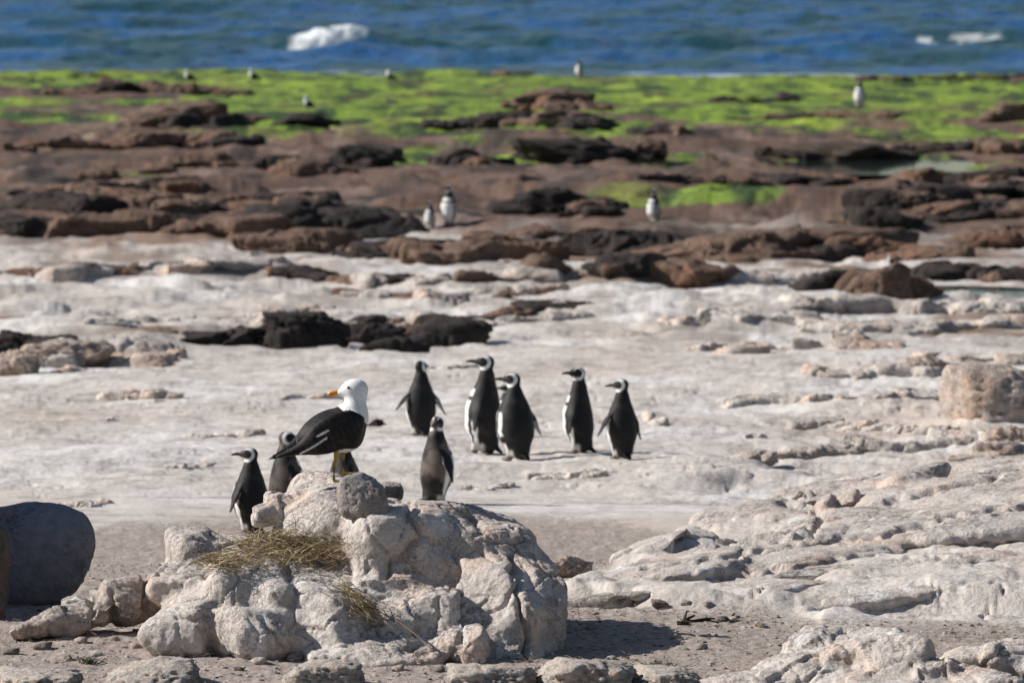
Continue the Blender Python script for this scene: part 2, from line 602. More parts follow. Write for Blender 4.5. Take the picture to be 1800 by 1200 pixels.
def ground_z(X, D):
    """height of the built ground, read off its grid"""
    i = np.clip(np.searchsorted(rowD, D) - 1, 0, nr - 2)
    px = X / np.maximum(D, 20) * F + 900
    j = np.clip(np.searchsorted(colp, px) - 1, 0, nc - 2)
    a = np.clip((D - rowD[i]) / (rowD[i + 1] - rowD[i]), 0, 1); b_ = np.clip((px - colp[j]) / (colp[j + 1] - colp[j]), 0, 1)
    return (ZZ[i, j] * (1 - a) + ZZ[i + 1, j] * a) * (1 - b_) + (ZZ[i, j + 1] * (1 - a) + ZZ[i + 1, j + 1] * a) * b_


def above_ground(v, q, depth):
    """drop the faces buried deeper than depth, and the points only they used"""
    deep = v[:, 2] < ground_z(v[:, 0], v[:, 1]) - depth
    q = q[~deep[q].all(1)]
    used, inv = np.unique(q, return_inverse=True)
    return used, inv.reshape(-1, 4)


fx, fd, fz = XX.ravel(), DD.ravel(), ZZ.ravel()
tc_, tf_, am_ = terrain_colour(fx, fd, fz)
tv = np.stack([fx, fd, fz], 1)
ii = np.arange(nr * nc).reshape(nr, nc)
tq = np.stack([ii[:-1, :-1], ii[:-1, 1:], ii[1:, 1:], ii[1:, :-1]], -1).reshape(-1, 4)
zone = np.where(am_ > 0.5, 2, np.where(tf_['gravel'] > 0.5, 1, 0))
fzone = np.where((zone[tq] == 2).sum(1) >= 2, 2, np.where((zone[tq] == 1).sum(1) >= 2, 1, 0))
for zi, (nm, mt, kd) in enumerate((('rock_shelf', M_TERR, 'structure'), ('gravel_ground', M_GRAV, 'structure'), ('green_algae', M_ALGA, 'stuff'))):
    q = tq[fzone == zi]
    used, inv = np.unique(q, return_inverse=True)
    me = mesh_np(nm, tv[used], inv.reshape(-1, 4), tc_[used])
    lab = {'rock_shelf': None, 'gravel_ground': None, 'green_algae': 'bright green algae carpet covering the rocks along the shoreline'}[nm]
    obj(nm, me, mt, kind=kd, label=lab, cat='algae' if zi == 2 else None)

# tide pools: flat sheets of water in the hollows
mw = bpy.data.materials.new('pool_water')
mw.use_nodes = True
_b = mw.node_tree.nodes['Principled BSDF']
_b.inputs['Base Color'].default_value = (0.02, 0.03, 0.025, 1)
_b.inputs['Roughness'].default_value = 0.06
_b.inputs['IOR'].default_value = 1.33
_n = mw.node_tree.nodes.new('ShaderNodeTexNoise'); _n.inputs['Scale'].default_value = 6
_bp = mw.node_tree.nodes.new('ShaderNodeBump'); _bp.inputs['Strength'].default_value = 0.25; _bp.inputs['Distance'].default_value = 0.03
mw.node_tree.links.new(_n.outputs['Fac'], _bp.inputs['Height'])
mw.node_tree.links.new(_bp.outputs[0], _b.inputs['Normal'])
for (cx, cy, hw, hh) in POOLS:
    a = np.linspace(0, 2 * math.pi, 48, endpoint=False)
    D0 = D_of(cy)
    zc = base_z(D0) - 0.10
    pts = []
    for t in a:
        r = 1.35 + 0.12 * math.sin(3 * t + cx) + 0.08 * math.sin(5 * t + cy)
        p = (cx + math.cos(t) * hw * r, cy - math.sin(t) * hh * r)
        d = float(D_of(p[1]))
        pts.append(((p[0] - 900) / F * d, d, zc))
    me = bpy.data.meshes.new('tide_pool')
    me.from_pydata(pts, [], [list(range(48))[::-1]])
    me.update()
    if me.polygons[0].normal.z < 0:
        me.flip_normals()
    obj('tide_pool', me, mw, kind='structure')

# ------------------------------------------------------------------ sea
def sea_height(X, D):
    wob = fbm2(X / 30, D / 40, 2, 201)
    ph = D + wob * 11 - 0.10 * X
    s = np.sin(ph * 2 * math.pi / 30.0 + 1.2)
    env = 0.6 + 0.7 * perlin2(X / 16, D / 60, 203)
    w = 0.40 * np.sign(s) * np.abs(s) ** 0.8 * env
    w = w + 0.42 * fbm2(X / 5.0 + D * 0.03, D / 7.0, 4, 204, 0.55) + 0.07 * fbm2(X / 0.8, D / 1.2, 3, 205)
    # the swell that stands up and breaks
    xb = (X - (585 - 900) / F * 262)
    ridge = np.exp(-((D - 262 - 1.2 * np.sin(X / 6)) / np.where(D < 262, 4.0, 7.0)) ** 2) * (0.35 + 0.85 * np.exp(-((xb - 0.2) / 3.2) ** 2) + 0.12 * np.sin(X / 5.0))
    ridge2 = np.exp(-((D - 266 + 1.0 * np.sin(X / 7 + 2)) / 5.0) ** 2) * 0.45 * ss(6, 16, X)
    ridge3 = np.exp(-((D - 380 + 2.0 * np.sin(X / 9 + 1)) / 9.0) ** 2) * 0.5
    return w * ss(192, 225, D) + ridge + ridge2 + ridge3


sD = np.concatenate([np.linspace(180, 520, 280), np.geomspace(524, 1200, 40), np.geomspace(1250, 15000, 30)])
sP = np.concatenate([np.linspace(-5000, -760, 20), np.linspace(-700, -40, 60), np.linspace(-36, 1836, 230), np.linspace(1842, 2500, 60), np.linspace(2560, 6800, 20)])
SD, SP = np.meshgrid(sD, sP, indexing='ij')
SX = (SP - 900) / F * SD
SZ = sea_height(SX, SD) * ss(2500, 700, SD)
sv = np.stack([SX.ravel(), SD.ravel(), SZ.ravel()], 1)
sii = np.arange(SX.size).reshape(SX.shape)
sq = np.stack([sii[:-1, :-1], sii[:-1, 1:], sii[1:, 1:], sii[1:, :-1]], -1).reshape(-1, 4)
# foam where the swell breaks
bx = SX - (585 - 900) / F * 262
fn = fbm2(SX / 0.7, SD / 1.6, 4, 211)
zlow = np.interp(bx, [-1.9, -0.4, 0.5, 1.2, 2.0], [-0.3, -0.25, 0.1, 0.5, 0.95])
fz_ = sea_height(SX, SD)
foam = (0.75 + 0.25 * ss(-0.3, 0.3, fbm2(SX / 0.35, SD / 0.8, 3, 213))) * ss(-0.15, 0.45, fz_ - zlow + 0.55 * fn) * ss(-1.95, -1.35, bx + 0.4 * fn) * ss(2.4, 1.3, bx + 0.5 * fn) * ss(247, 253, SD) * ss(266, 262, SD)
wash = 0.45 * ss(-1.5, -0.9, bx) * ss(2.0, 1.2, bx) * np.exp(-((SD - 249) / 2.2) ** 2) * ss(-0.2, 0.4, fn)
foam = foam * (0.25 + 0.75 * ss(-0.25, 0.15, fbm2(SX / 0.5 + SD / 3.0, SD / 2.0, 4, 214) + 0.25 * ss(0.3, -1.0, bx)))
foam = np.maximum(foam, wash)
foam = np.maximum(foam, 0.35 * ss(0.55, 0.8, fz_) * ss(0.5, 1.5, bx) * ss(5.5, 2.5, bx) * ss(0.0, 0.4, fn) * ss(10, 4, np.abs(SD - 260)))
foam = np.maximum(foam, 0.5 * ss(0.45, 0.95, np.exp(-((SX - (1715 - 900) / F * 263) / 1.35) ** 4 - ((SD - 263.5) / 2.6) ** 4) + 0.6 * fn))
foam = np.maximum(foam, 0.6 * ss(0.5, 0.8, np.exp(-((SX - (1625 - 900) / F * 263) / 0.45) ** 4 - ((SD - 263) / 2.2) ** 4) + 0.5 * fn))
shore = np.exp(-((SD - 203) / 4.0) ** 2) * ss(0.1, 0.6, fbm2(SX / 3.0, SD / 3, 3, 212))
foam = np.maximum(foam, 0.7 * shore)
sc = np.stack([foam.ravel()] * 3, 1)
sme = mesh_np('sea', sv, sq, sc)
ms = bpy.data.materials.new('sea_water')
ms.use_nodes = True
nt = ms.node_tree
b = nt.nodes['Principled BSDF']
b.inputs['IOR'].default_value = 1.33
at = nt.nodes.new('ShaderNodeAttribute'); at.attribute_name = 'Col'
mx = nt.nodes.new('ShaderNodeMix'); mx.data_type = 'RGBA'
geo = nt.nodes.new('ShaderNodeNewGeometry')
nz = nt.nodes.new('ShaderNodeTexNoise'); nz.inputs['Scale'].default_value = 0.16; nz.inputs['Detail'].default_value = 4
vm = nt.nodes.new('ShaderNodeVectorMath'); vm.operation = 'MULTIPLY'; vm.inputs[1].default_value = (1.0, 0.35, 1.0)
nt.links.new(geo.outputs['Position'], vm.inputs[0])
nt.links.new(vm.outputs[0], nz.inputs['Vector'])
ramp = nt.nodes.new('ShaderNodeValToRGB')
ramp.color_ramp.elements[0].position = 0.43; ramp.color_ramp.elements[0].color = (0.009, 0.048, 0.060, 1)
ramp.color_ramp.elements[1].position = 0.57; ramp.color_ramp.elements[1].color = (0.016, 0.078, 0.20, 1)
nt.links.new(nz.outputs['Fac'], ramp.inputs['Fac'])
nt.links.new(at.outputs['Fac'], mx.inputs['Factor'])
nt.links.new(ramp.outputs[0], mx.inputs['A'])
mx.inputs['B'].default_value = (0.82, 0.84, 0.85, 1)
nt.links.new(mx.outputs['Result'], b.inputs['Base Color'])
rr = nt.nodes.new('ShaderNodeMapRange'); rr.inputs['To Min'].default_value = 0.22; rr.inputs['To Max'].default_value = 0.9
nt.links.new(at.outputs['Fac'], rr.inputs['Value'])
nt.links.new(rr.outputs[0], b.inputs['Roughness'])
b.inputs['Specular IOR Level'].default_value = 0.07
n2 = nt.nodes.new('ShaderNodeTexNoise'); n2.inputs['Scale'].default_value = 1.6; n2.inputs['Detail'].default_value = 5
nt.links.new(geo.outputs['Position'], n2.inputs['Vector'])
bp = nt.nodes.new('ShaderNodeBump'); bp.inputs['Strength'].default_value = 0.9; bp.inputs['Distance'].default_value = 0.25
nt.links.new(n2.outputs['Fac'], bp.inputs['Height'])
nt.links.new(bp.outputs[0], b.inputs['Normal'])
obj('sea', sme, ms, kind='structure')

# ------------------------------------------------------------------ nest rock (one outcrop, carved as a solid)
def ipow(x, n):
    r = None
    while n:
        if n & 1:
            r = x if r is None else r * x
        n >>= 1
        if n:
            x = x * x
    return r


def fracture(p, size, seed):
    """3D broken-cell pattern: per-cell step and distance to the nearest joint"""
    q = p / size
    b = np.floor(q).astype(np.int32)
    d1 = np.full(len(p), 9.0); d2 = np.full(len(p), 9.0); st = np.zeros(len(p))
    for dx in (-1, 0, 1):
        for dy in (-1, 0, 1):
            for dz in (-1, 0, 1):
                c = b + (dx, dy, dz)
                k = _PERM[_PERM[_PERM[(c[:, 0] + seed) & 255] + (c[:, 1] & 255)] + (c[:, 2] & 255)]
                k2 = _PERM[k + 37]; k3 = _PERM[k2 + 91]; k4 = _PERM[k3 + 11]
                o = q - c - np.stack([k, k2, k3], 1) / 255.0
                d = (o ** 2).sum(1)
                m = d < d1
                d2 = np.where(m, d1, np.minimum(d2, d))
                st = np.where(m, k4 / 127.5 - 1, st)
                d1 = np.where(m, d, d1)
    return st, np.sqrt(d2) - np.sqrt(d1)


def gauge(P, half, seed, planes=11, power=12.0, lo=0.78, boxy=0.0):
    """implicit facetted stone: <1 inside; P is local"""
    rs = np.random.RandomState(seed)
    n = rs.normal(size=(planes, 3)); n /= np.linalg.norm(n, axis=1)[:, None]
    c = rs.uniform(lo, 1.0, planes)
    n = np.concatenate([n, np.eye(3), -np.eye(3)]); c = np.concatenate([c, np.full(6, 1.0 - 0.1 * boxy)])
    q = (P / np.asarray(half, np.float32)).astype(np.float32)
    n = n.astype(np.float32); c = c.astype(np.float32)
    s = 0
    for k in range(len(n)):
        d = (q[..., 0] * n[k, 0] + q[..., 1] * n[k, 1] + q[..., 2] * n[k, 2]) / c[k]
        s = s + ipow(np.maximum(d, 0), int(power))
    return s ** np.float32(1.0 / power)


# px, py (centre), D, half-width px, half-height px, half-depth m, tilt deg, yaw deg, seed, power, piece name index
KP = 0.00237
LUMPS = [
    # core masses
    (580, 1068, 23.78, 285, 100, 0.58, 0, 0, 71, 13, 7),
    (800, 1060, 24.0, 130, 110, 0.50, 0, 0, 72, 13, 1),
    # the peak under the gull's foot
    (562, 940, 24.15, 88, 102, 0.30, 0, 10, 1, 13, 0),
    (600, 990, 24.0, 110, 90, 0.36, 0, 0, 2, 13, 0),
    # big lichen dome, right
    (752, 1008, 23.95, 168, 140, 0.56, 0, -12, 73, 7, 1),
    (838, 1012, 23.95, 102, 122, 0.46, 0, -10, 74, 7, 1),
    # right-hand squared blocks
    (868, 1076, 23.52, 82, 100, 0.42, 0, -13, 6, 20, 2),
    (938, 1078, 23.62, 36, 94, 0.38, -2, -18, 7, 20, 3),
    # bulges on the face
    (742, 990, 23.60, 60, 40, 0.15, 0, 0, 8, 13, 4),
    (700, 1036, 23.5, 94, 32, 0.18, 2, 0, 9, 13, 5),
    (766, 1086, 23.30, 70, 56, 0.20, 2, -22, 10, 16, 6),
    (660, 1085, 23.35, 80, 50, 0.2, 0, 0, 11, 13, 5),
    # left, sloping front
    (452, 1050, 23.56, 106, 80, 0.40, -3, 10, 12, 8, 7),
    (548, 1075, 23.5, 104, 78, 0.36, 0, -8, 13, 8, 7),
    (582, 968, 24.0, 98, 120, 0.34, 0, 6, 75, 8, 0),
    (328, 1100, 23.32, 74, 54, 0.28, 0, 14, 14, 10, 8),
    (446, 1122, 23.12, 62, 52, 0.20, -14, -42, 16, 18, 9),
    (580, 1104, 23.18, 60, 54, 0.20, -8, -42, 17, 18, 10),
    # left shoulder and skirt
    (347, 976, 23.85, 58, 46, 0.28, 0, 0, 19, 13, 11),
    (430, 990, 23.9, 90, 44, 0.35, 0, 0, 20, 13, 11),
    (335, 1026, 23.72, 72, 42, 0.28, 0, 0, 21, 13, 11),
    (492, 893, 24.0, 26, 24, 0.08, 0, 0, 22, 13, 12),
    (465, 908, 23.95, 20, 16, 0.06, 0, 0, 23, 13, 12),
    (520, 885, 24.1, 26, 28, 0.1, 20, 0, 24, 13, 0),
    # base lumps
    (660, 1143, 23.04, 84, 24, 0.14, 2, 0, 25, 13, 13),
    (600, 1154, 22.97, 55, 12, 0.1, 0, 0, 26, 13, 13),
    (795, 1128, 23.03, 50, 20, 0.09, 32, 0, 27, 13, 14),
    (830, 1144, 22.99, 38, 32, 0.11, 30, -15, 28, 13, 14),
    (748, 1156, 22.95, 20, 18, 0.05, 0, 0, 29, 13, 15),
    (900, 1150, 23.2, 52, 24, 0.12, 0, 0, 30, 13, 2),
    (680, 1110, 23.2, 50, 30, 0.12, 0, 0, 31, 13, 5),
    (890, 990, 23.75, 56, 22, 0.2, -8, -10, 32, 13, 1),
    (690, 1165, 22.9, 60, 8, 0.09, 0, 0, 33, 13, 13),
]
CRACKS = [  # polylines in the picture plane of the rock: width px, depth m
    ([(718, 890), (728, 925), (748, 942), (712, 968), (690, 990), (680, 1010)], 6, 0.035),
    ([(895, 975), (908, 1010), (912, 1060), (924, 1100), (926, 1165)], 4, 0.05),
    ([(905, 1035), (885, 1060), (858, 1075)], 3, 0.02),
    ([(800, 975), (806, 1000), (792, 1030)], 5, 0.03),
    ([(640, 905), (660, 945), (690, 985)], 3, 0.012),
    ([(820, 900), (845, 930), (835, 940)], 5, 0.02),
    ([(815, 1040), (818, 1085), (806, 1130)], 3, 0.02),
    ([(610, 985), (618, 1010), (614, 1040)], 4, 0.02),
    ([(505, 1000), (520, 1030), (518, 1060)], 9, 0.03),
    ([(280, 1085), (330, 1090), (380, 1075)], 4, 0.012),
    ([(640, 1050), (700, 1045), (735, 1050)], 4, 0.015),
    ([(760, 1120), (772, 1085), (765, 1050)], 3, 0.012),
    ([(455, 1085), (480, 1110), (500, 1140)], 4, 0.02),
]


def seg_dist(x, z, pts):
    d = np.full(x.shape, 1e9, np.float32)
    for (x0, z0), (x1, z1) in zip(pts[:-1], pts[1:]):
        ex, ez = x1 - x0, z1 - z0
        t = np.clip(((x - x0) * ex + (z - z0) * ez) / (ex * ex + ez * ez), 0, 1)
        d = np.minimum(d, np.hypot(x - x0 - t * ex, z - z0 - t * ez))
    return d


def rot_zy(tilt, yaw):
    return np.array(Matrix.Rotation(math.radians(-yaw), 3, 'Z') @ Matrix.Rotation(math.radians(-tilt), 3, 'Y'), np.float32)


def solid(lumps, lo, hi, h, k, cracks=(), disp=0.012, seed=0, sc=1.0, frac=1.0, planes=11, bury=None):
    """lumps: (centre, half sizes, rotation, seed, power, piece) -> one worn, fractured rock surface"""
    nx, ny, nz_ = [int((hi[i] - lo[i]) / h) + 1 for i in range(3)]
    f = np.full((nx, ny, nz_), 0.3, np.float32)
    best = np.full((nx, ny, nz_), 9.0, np.float32)
    own = np.zeros((nx, ny, nz_), np.int16)
    ax = [np.arange(n, dtype=np.float32) * h + lo[i] for i, n in enumerate((nx, ny, nz_))]
    for (c, half, rot, sd, pw, piece) in lumps:
        half = np.asarray(half, np.float32)
        r = float(max(half)) * 1.12 + 2 * k
        sl = []
        for i in range(3):
            a = int(np.clip((c[i] - r - lo[i]) / h, 0, f.shape[i] - 1)); bnd = min(f.shape[i], int((c[i] + r - lo[i]) / h) + 2)
            sl.append(slice(a, max(a + 1, bnd)))
        g = np.stack(np.meshgrid(*[ax[i][sl[i]] - np.float32(c[i]) for i in range(3)], indexing='ij'), -1)
        d = (gauge(g @ rot, half, sd, power=pw, lo=0.9 if pw <= 7 else 0.9 if pw >= 18 else 0.78, planes=planes) - 1) * float(min(half)) * 1.1
        sl = tuple(sl)
        m = d < best[sl]
        own[sl] = np.where(m, piece, own[sl]); best[sl] = np.minimum(best[sl], d)
        f[sl] = smin(f[sl], d.astype(np.float32), k)
    for ax_ in range(3):                      # keep the surface closed at the box walls
        e = [slice(None)] * 3
        e[ax_] = 0; f[tuple(e)] = 0.3
        e[ax_] = -1; f[tuple(e)] = 0.3
    v, q = surface_nets(f, lo, h)
    v = smooth_verts(v, q, 1, 0.4)
    if bury is not None:
        used, q = above_ground(v, q, bury)
        v = v[used]
    n = vnormals(v, q)
    w = (v / sc).astype(np.float32)
    dd = disp * (1.2 * fbm3(w * 5, 3, seed) + 0.5 * (0.35 - np.abs(perlin3(w * 11, seed + 9))) + 0.6 * fbm3(w * 30, 3, seed + 3, 0.6))
    ridg = np.abs(perlin3(w * np.array([4.2, 4.2, 3.0], np.float32), seed + 21))
    dd = dd - disp * 0.9 * ss(0.04, 0.0, ridg)
    wp = w + 0.03 * np.stack([perlin3(w * 8, 81), perlin3(w * 8, 82), perlin3(w * 8, 83)], 1)
    st, jt = fracture(wp * np.array([1, 1, 1.25]), 0.26, seed + 5)
    dd = dd + frac * (0.010 * st - 0.010 * ss(0.045, 0.0, jt))
    if bury is None:
        st, jt = fracture(wp, 0.085, seed + 6)
        dd = dd + frac * (0.0022 * st - 0.0022 * ss(0.1, 0.0, jt))
    dd = dd * sc
    if len(cracks):
        sx, sy = pix(v[:, 0], v[:, 1], v[:, 2])
        jx = sx + 7 * perlin3(w * 14, 77); jy = sy + 7 * perlin3(w * 14, 78)
        for pts, wd, dp in cracks:
            dd = dd - dp * np.exp(-(seg_dist(jx, jy, pts) / wd) ** 2)
    v = v + n * dd[:, None]
    ijk = np.clip(((v - lo) / h).astype(int), 0, np.array(f.shape) - 1)
    return v, q, own[tuple(ijk.T)], n


def build_solid(lumps, lo, hi, h, k, cracks=(), disp=0.012, seed=0, frac=1.0):
    L = [(R(px, py, D), (hw * D / F, hd, hh * D / F), rot_zy(tilt, yaw), sd, pw, piece) for (px, py, D, hw, hh, hd, tilt, yaw, sd, pw, piece) in lumps]
    return solid(L, lo, hi, h, k, cracks, disp, seed, 1.0, frac)


def rock_colour(v, n, seed=0, tone=(0.59, 0.525, 0.48)):
    w = v.astype(np.float32)
    c = np.ones((len(v), 3)) * tone
    c = mixc(c, np.array(tone) * (1.08, 0.98, 0.91), ss(0.0, 0.5, fbm3(w * 2.6, 3, seed + 5)))
    c = mixc(c, np.array(tone) * (1.05, 1.1, 1.13), 0.7 * ss(0.0, 0.5, fbm3(w * 3.5, 3, seed + 6)))
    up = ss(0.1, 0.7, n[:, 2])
    lich = ss(0.05, 0.45, fbm3(w * 3.0, 3, seed + 7) + 0.15) * ss(0.0, 0.22, perlin3(w * 75, seed + 8)) * (0.25 + 0.75 * up)
    c = mixc(c, (0.13, 0.12, 0.115), 0.75 * lich)
    drop = ss(0.22, 0.5, fbm3(w * np.array([11, 11, 2.6], np.float32), 3, seed + 11)) * ss(-0.1, 0.3, fbm3(w * 1.8, 2, seed + 12))
    c = mixc(c, (0.72, 0.715, 0.70), 0.75 * drop)
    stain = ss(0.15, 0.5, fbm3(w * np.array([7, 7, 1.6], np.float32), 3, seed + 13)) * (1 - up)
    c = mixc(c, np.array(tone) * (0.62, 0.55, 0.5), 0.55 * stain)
    c = c * (1 + 0.12 * fbm3(w * 20, 2, seed + 9))[:, None]
    return c


PIECES = ['peak', 'dome', 'corner_block', 'split_block', 'bulge', 'bulge', 'square_block', 'front_slope', 'toe', 'wedge', 'wedge', 'shoulder', 'knob', 'base_lump', 'base_lump', 'cobble']


def split_pieces(v, q, owner, n, col, names, root, mat, origin):
    used, q = above_ground(v, q, 0.03)
    v = v[used]; n = n[used]; col = col[used]; owner = owner[used]
    fo = owner[q[:, 0]]
    for pi in np.unique(fo):
        qq = q[fo == pi]
        used, inv = np.unique(qq, return_inverse=True)
        me = mesh_np(names[pi], v[used] - origin, inv.reshape(-1, 4), col[used])
        me.normals_split_custom_set_from_vertices(n[used].tolist())
        obj(names[pi], me, mat, root)


lo = np.array([R(225, 1000, 23.5)[0], 22.65, 1.70]); hi = np.array([R(1000, 1000, 23.5)[0], 24.75, 2.72])
lo[2] = float(base_z(23.2)) - 0.10; hi[2] = R(600, 815, 23.9)[2]
rv, rq, ro, rn = build_solid(LUMPS, lo, hi, 0.009, 0.050, CRACKS, 0.009, 3, 1.0)
rn2 = vnormals(rv, rq)
org = np.array([R(620, 1000, 23.6)[0], 23.6, float(base_z(23.6))])
root = obj('rock_outcrop', None, loc=org, label='large pale cracked rock outcrop with a straw nest and a gull on top', cat='rock')
split_pieces(rv, rq, ro, rn2, rock_colour(rv, rn2, 3), PIECES, root, M_ROCK, org)


def rock_top(px, py, verts=None):
    """nearest rock vertex to the eye at a photo pixel"""
    v = rv if verts is None else verts
    sx, sy = pix(v[:, 0], v[:, 1], v[:, 2])
    m = (np.abs(sx - px) < 7) & (np.abs(sy - py) < 7)
    if not m.any():
        return R(px, py, 23.7)
    k = np.where(m)[0]
    return v[k[np.argmin(v[k, 1])]]


# ------------------------------------------------------------------ single boulders
def stone_mesh(name, half, seed, sub=5, planes=10, power=11.0, lo=0.72, rough=0.05, tone=(0.47, 0.41, 0.37), detail=4.0, dark=None, lichen=True, flat_top=0.0):
    d, f = icosphere(sub)
    rs = np.random.RandomState(seed)
    n = rs.normal(size=(planes, 3)); n /= np.linalg.norm(n, axis=1)[:, None]
    c = rs.uniform(lo, 1.0, planes)
    if flat_top:
        n = np.concatenate([n, [[0.05, 0.02, 1.0]]]); c = np.append(c, flat_top)
    n = np.concatenate([n, np.eye(3), -np.eye(3)]); c = np.concatenate([c, np.ones(6)])
    s = 0
    for k in range(len(n)):
        s = s + np.maximum(d @ n[k] / c[k], 0) ** power
    r = s ** (-1.0 / power)
    p = d * r[:, None]
    w = (p * np.asarray(half) / float(np.mean(half)) * detail * 0.5 + seed * 3.1).astype(np.float32)
    nn = fbm3(w, 4, seed % 50)
    rid = np.abs(perlin3(w * 1.3, seed % 50 + 7))
    p = p * (1 + rough * (1.3 * nn - 1.2 * ss(0.08, 0.0, rid) + 0.5 * fbm3(w * 6, 2, 4)))[:, None]
    st, jt = fracture(w * 1.0 + 0.25 * np.stack([perlin3(w * 2, 1), perlin3(w * 2, 2), perlin3(w * 2, 3)], 1), 0.9, seed % 97)
    p = p * (1 + rough * (0.55 * st - 0.5 * ss(0.12, 0.0, jt)))[:, None]
    v = p * np.asarray(half)
    vn = vnormals(v, f)
    size = float(np.mean(half))
    cc = np.ones((len(v), 3)) * tone
    cc = mixc(cc, np.array(tone) * (1.10, 0.97, 0.89), ss(0.0, 0.5, fbm3(w * 0.8, 3, 60)))
    cc = mixc(cc, np.array(tone) * 0.7, 0.5 * ss(0.05, 0.5, fbm3(w * 1.6, 3, 61)))
    if lichen:
        cc = mixc(cc, np.array(tone) * 0.35, 0.6 * ss(0.05, 0.35, perlin3(w * 9, 62)) * ss(0, 0.3, fbm3(w, 2, 63)))
    if dark is not None:
        cc = mixc(cc, dark, ss(0.25, -0.35, p[:, 2] + 0.35 * nn))
    return mesh_np(name, v, f, cc)


def boulder(name, px, py, w, h, seed, label, cat='boulder', depth=None, tone=(0.47, 0.41, 0.37), yaw=0, tilt=0, sink=0.35, group=None, D=None, sub=5, mat=None, **kw):
    """py is the picture row of the boulder's foot; w, h its size in photo pixels"""
    if D is None:
        p = G(px, py)
    else:
        x = R(px, py, D); p = np.array([x[0], D, float(terrain_z(x[0:1], np.array([D]))[0])])
    k = p[1] / F
    hw = w * k / 2; hz = h * k / (2 - sink * 2) if sink < 1 else h * k
    hz = h * k / (2 - 2 * sink)
    hd = depth / 2 if depth else hw * 0.7
    me = stone_mesh(name, (hw, hd, hz), seed, sub, tone=tone, **kw)
    z = p[2] + h * k - hz
    o = obj(name, me, mat or M_BOUL, loc=(p[0], p[1] + hd * 0.8, z), rot=(0, math.radians(-tilt), math.radians(yaw)), label=label, cat=cat, group=group)
    return o


BR = (0.16, 0.112, 0.088); DK = (0.04, 0.034, 0.032); GY = (0.33, 0.285, 0.26); PK = (0.44, 0.355, 0.30); PALE = (0.48, 0.43, 0.385)
# left foreground, in the shade of the tall boulder outside the frame
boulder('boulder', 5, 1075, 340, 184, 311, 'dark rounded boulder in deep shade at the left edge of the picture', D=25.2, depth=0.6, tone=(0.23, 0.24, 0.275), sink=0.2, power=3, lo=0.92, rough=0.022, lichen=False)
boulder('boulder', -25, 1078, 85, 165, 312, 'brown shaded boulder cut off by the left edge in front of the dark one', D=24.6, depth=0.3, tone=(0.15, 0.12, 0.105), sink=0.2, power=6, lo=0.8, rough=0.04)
boulder('boulder', -430, 1090, 560, 640, 313, 'tall boulder standing outside the left edge that shades its neighbours', D=24.75, depth=1.1, tone=(0.42, 0.37, 0.34), sink=0.15, power=9, lo=0.78)

# cracked ridge left of the nest rock: a row of blocks
RIDGE = [
    (120, 1090, 23.9, 56, 30, 0.16, 18, 10, 41, 9, 0),
    (150, 1078, 23.9, 34, 30, 0.14, 8, -25, 42, 14, 0),
    (182, 1068, 23.95, 22, 27, 0.12, 0, -20, 43, 14, 1),
    (228, 1058, 24.0, 46, 44, 0.16, 6, -14, 44, 18, 2),
    (278, 1046, 24.05, 26, 37, 0.14, 0, -12, 45, 14, 3),
    (70, 1104, 23.8, 50, 16, 0.14, 12, 0, 46, 9, 0),
]
RCR = [([(162, 1050), (164, 1095)], 5, 0.055), ([(196, 1040), (200, 1090)], 5, 0.055), ([(254, 1010), (260, 1080)], 5, 0.06), ([(300, 1010), (304, 1075)], 5, 0.05)]
lo = np.array([R(0, 1000, 23.9)[0], 23.45, float(base_z(23.8)) - 0.08]); hi = np.array([R(325, 1000, 24)[0], 24.45, R(100, 990, 24)[2]])
v2, q2, o2, n2_ = build_solid(RIDGE, lo, hi, 0.009, 0.018, RCR, 0.009, 13)
nn2 = vnormals(v2, q2)
org = np.array([R(190, 1060, 24)[0], 24.0, float(base_z(24.0))])
root2 = obj('rock_ridge', None, loc=org, label='low cracked ridge of grey blocks between the dark boulder and the nest rock', cat='rock')
split_pieces(v2, q2, o2, nn2, rock_colour(v2, nn2, 13, (0.48, 0.42, 0.385)), ['block'] * 4, root2, M_ROCK, org)

# rock at the lower right edge
FR = [
    (1480, 1160, 22.6, 130, 52, 0.45, 6, 8, 51, 8, 0),
    (1390, 1185, 22.35, 110, 46, 0.35, 16, 0, 52, 8, 0),
    (1500, 1122, 22.75, 90, 26, 0.25, -6, 0, 53, 9, 1),
    (1410, 1135, 22.6, 40, 22, 0.14, 12, 0, 54, 9, 0),
    (1570, 1160, 22.15, 68, 44, 0.22, 10, -20, 55, 10, 2),
    (1640, 1185, 22.0, 40, 26, 0.13, 0, 0, 56, 9, 3),
    (1700, 1165, 22.3, 60, 30, 0.2, 0, 0, 57, 9, 4),
    (1775, 1165, 22.2, 60, 36, 0.2, 0, -15, 58, 10, 4),
    (1850, 1170, 22.2, 80, 45, 0.25, 0, 0, 59, 9, 4),
    (1720, 1205, 21.9, 90, 30, 0.2, 0, 0, 60, 9, 4),
    (1560, 1215, 21.95, 140, 30, 0.25, 0, 0, 61, 9, 0),
    (1290, 1205, 22.1, 90, 22, 0.2, 8, 0, 62, 9, 0),
]
lo = np.array([R(1180, 1000, 22.2)[0], 21.4, float(base_z(22.2)) - 0.16]); hi = np.array([R(1950, 1000, 22.4)[0], 23.3, R(100, 1075, 22.8)[2]])
v3, q3, o3, _ = build_solid(FR, lo, hi, 0.0095, 0.022, (), 0.011, 23)
nn3 = vnormals(v3, q3)
org = np.array([R(1500, 1180, 22.3)[0], 22.3, float(base_z(22.3))])
root3 = obj('rock_outcrop', None, loc=org, label='low pale lumpy rock in the bottom right corner of the picture', cat='rock')
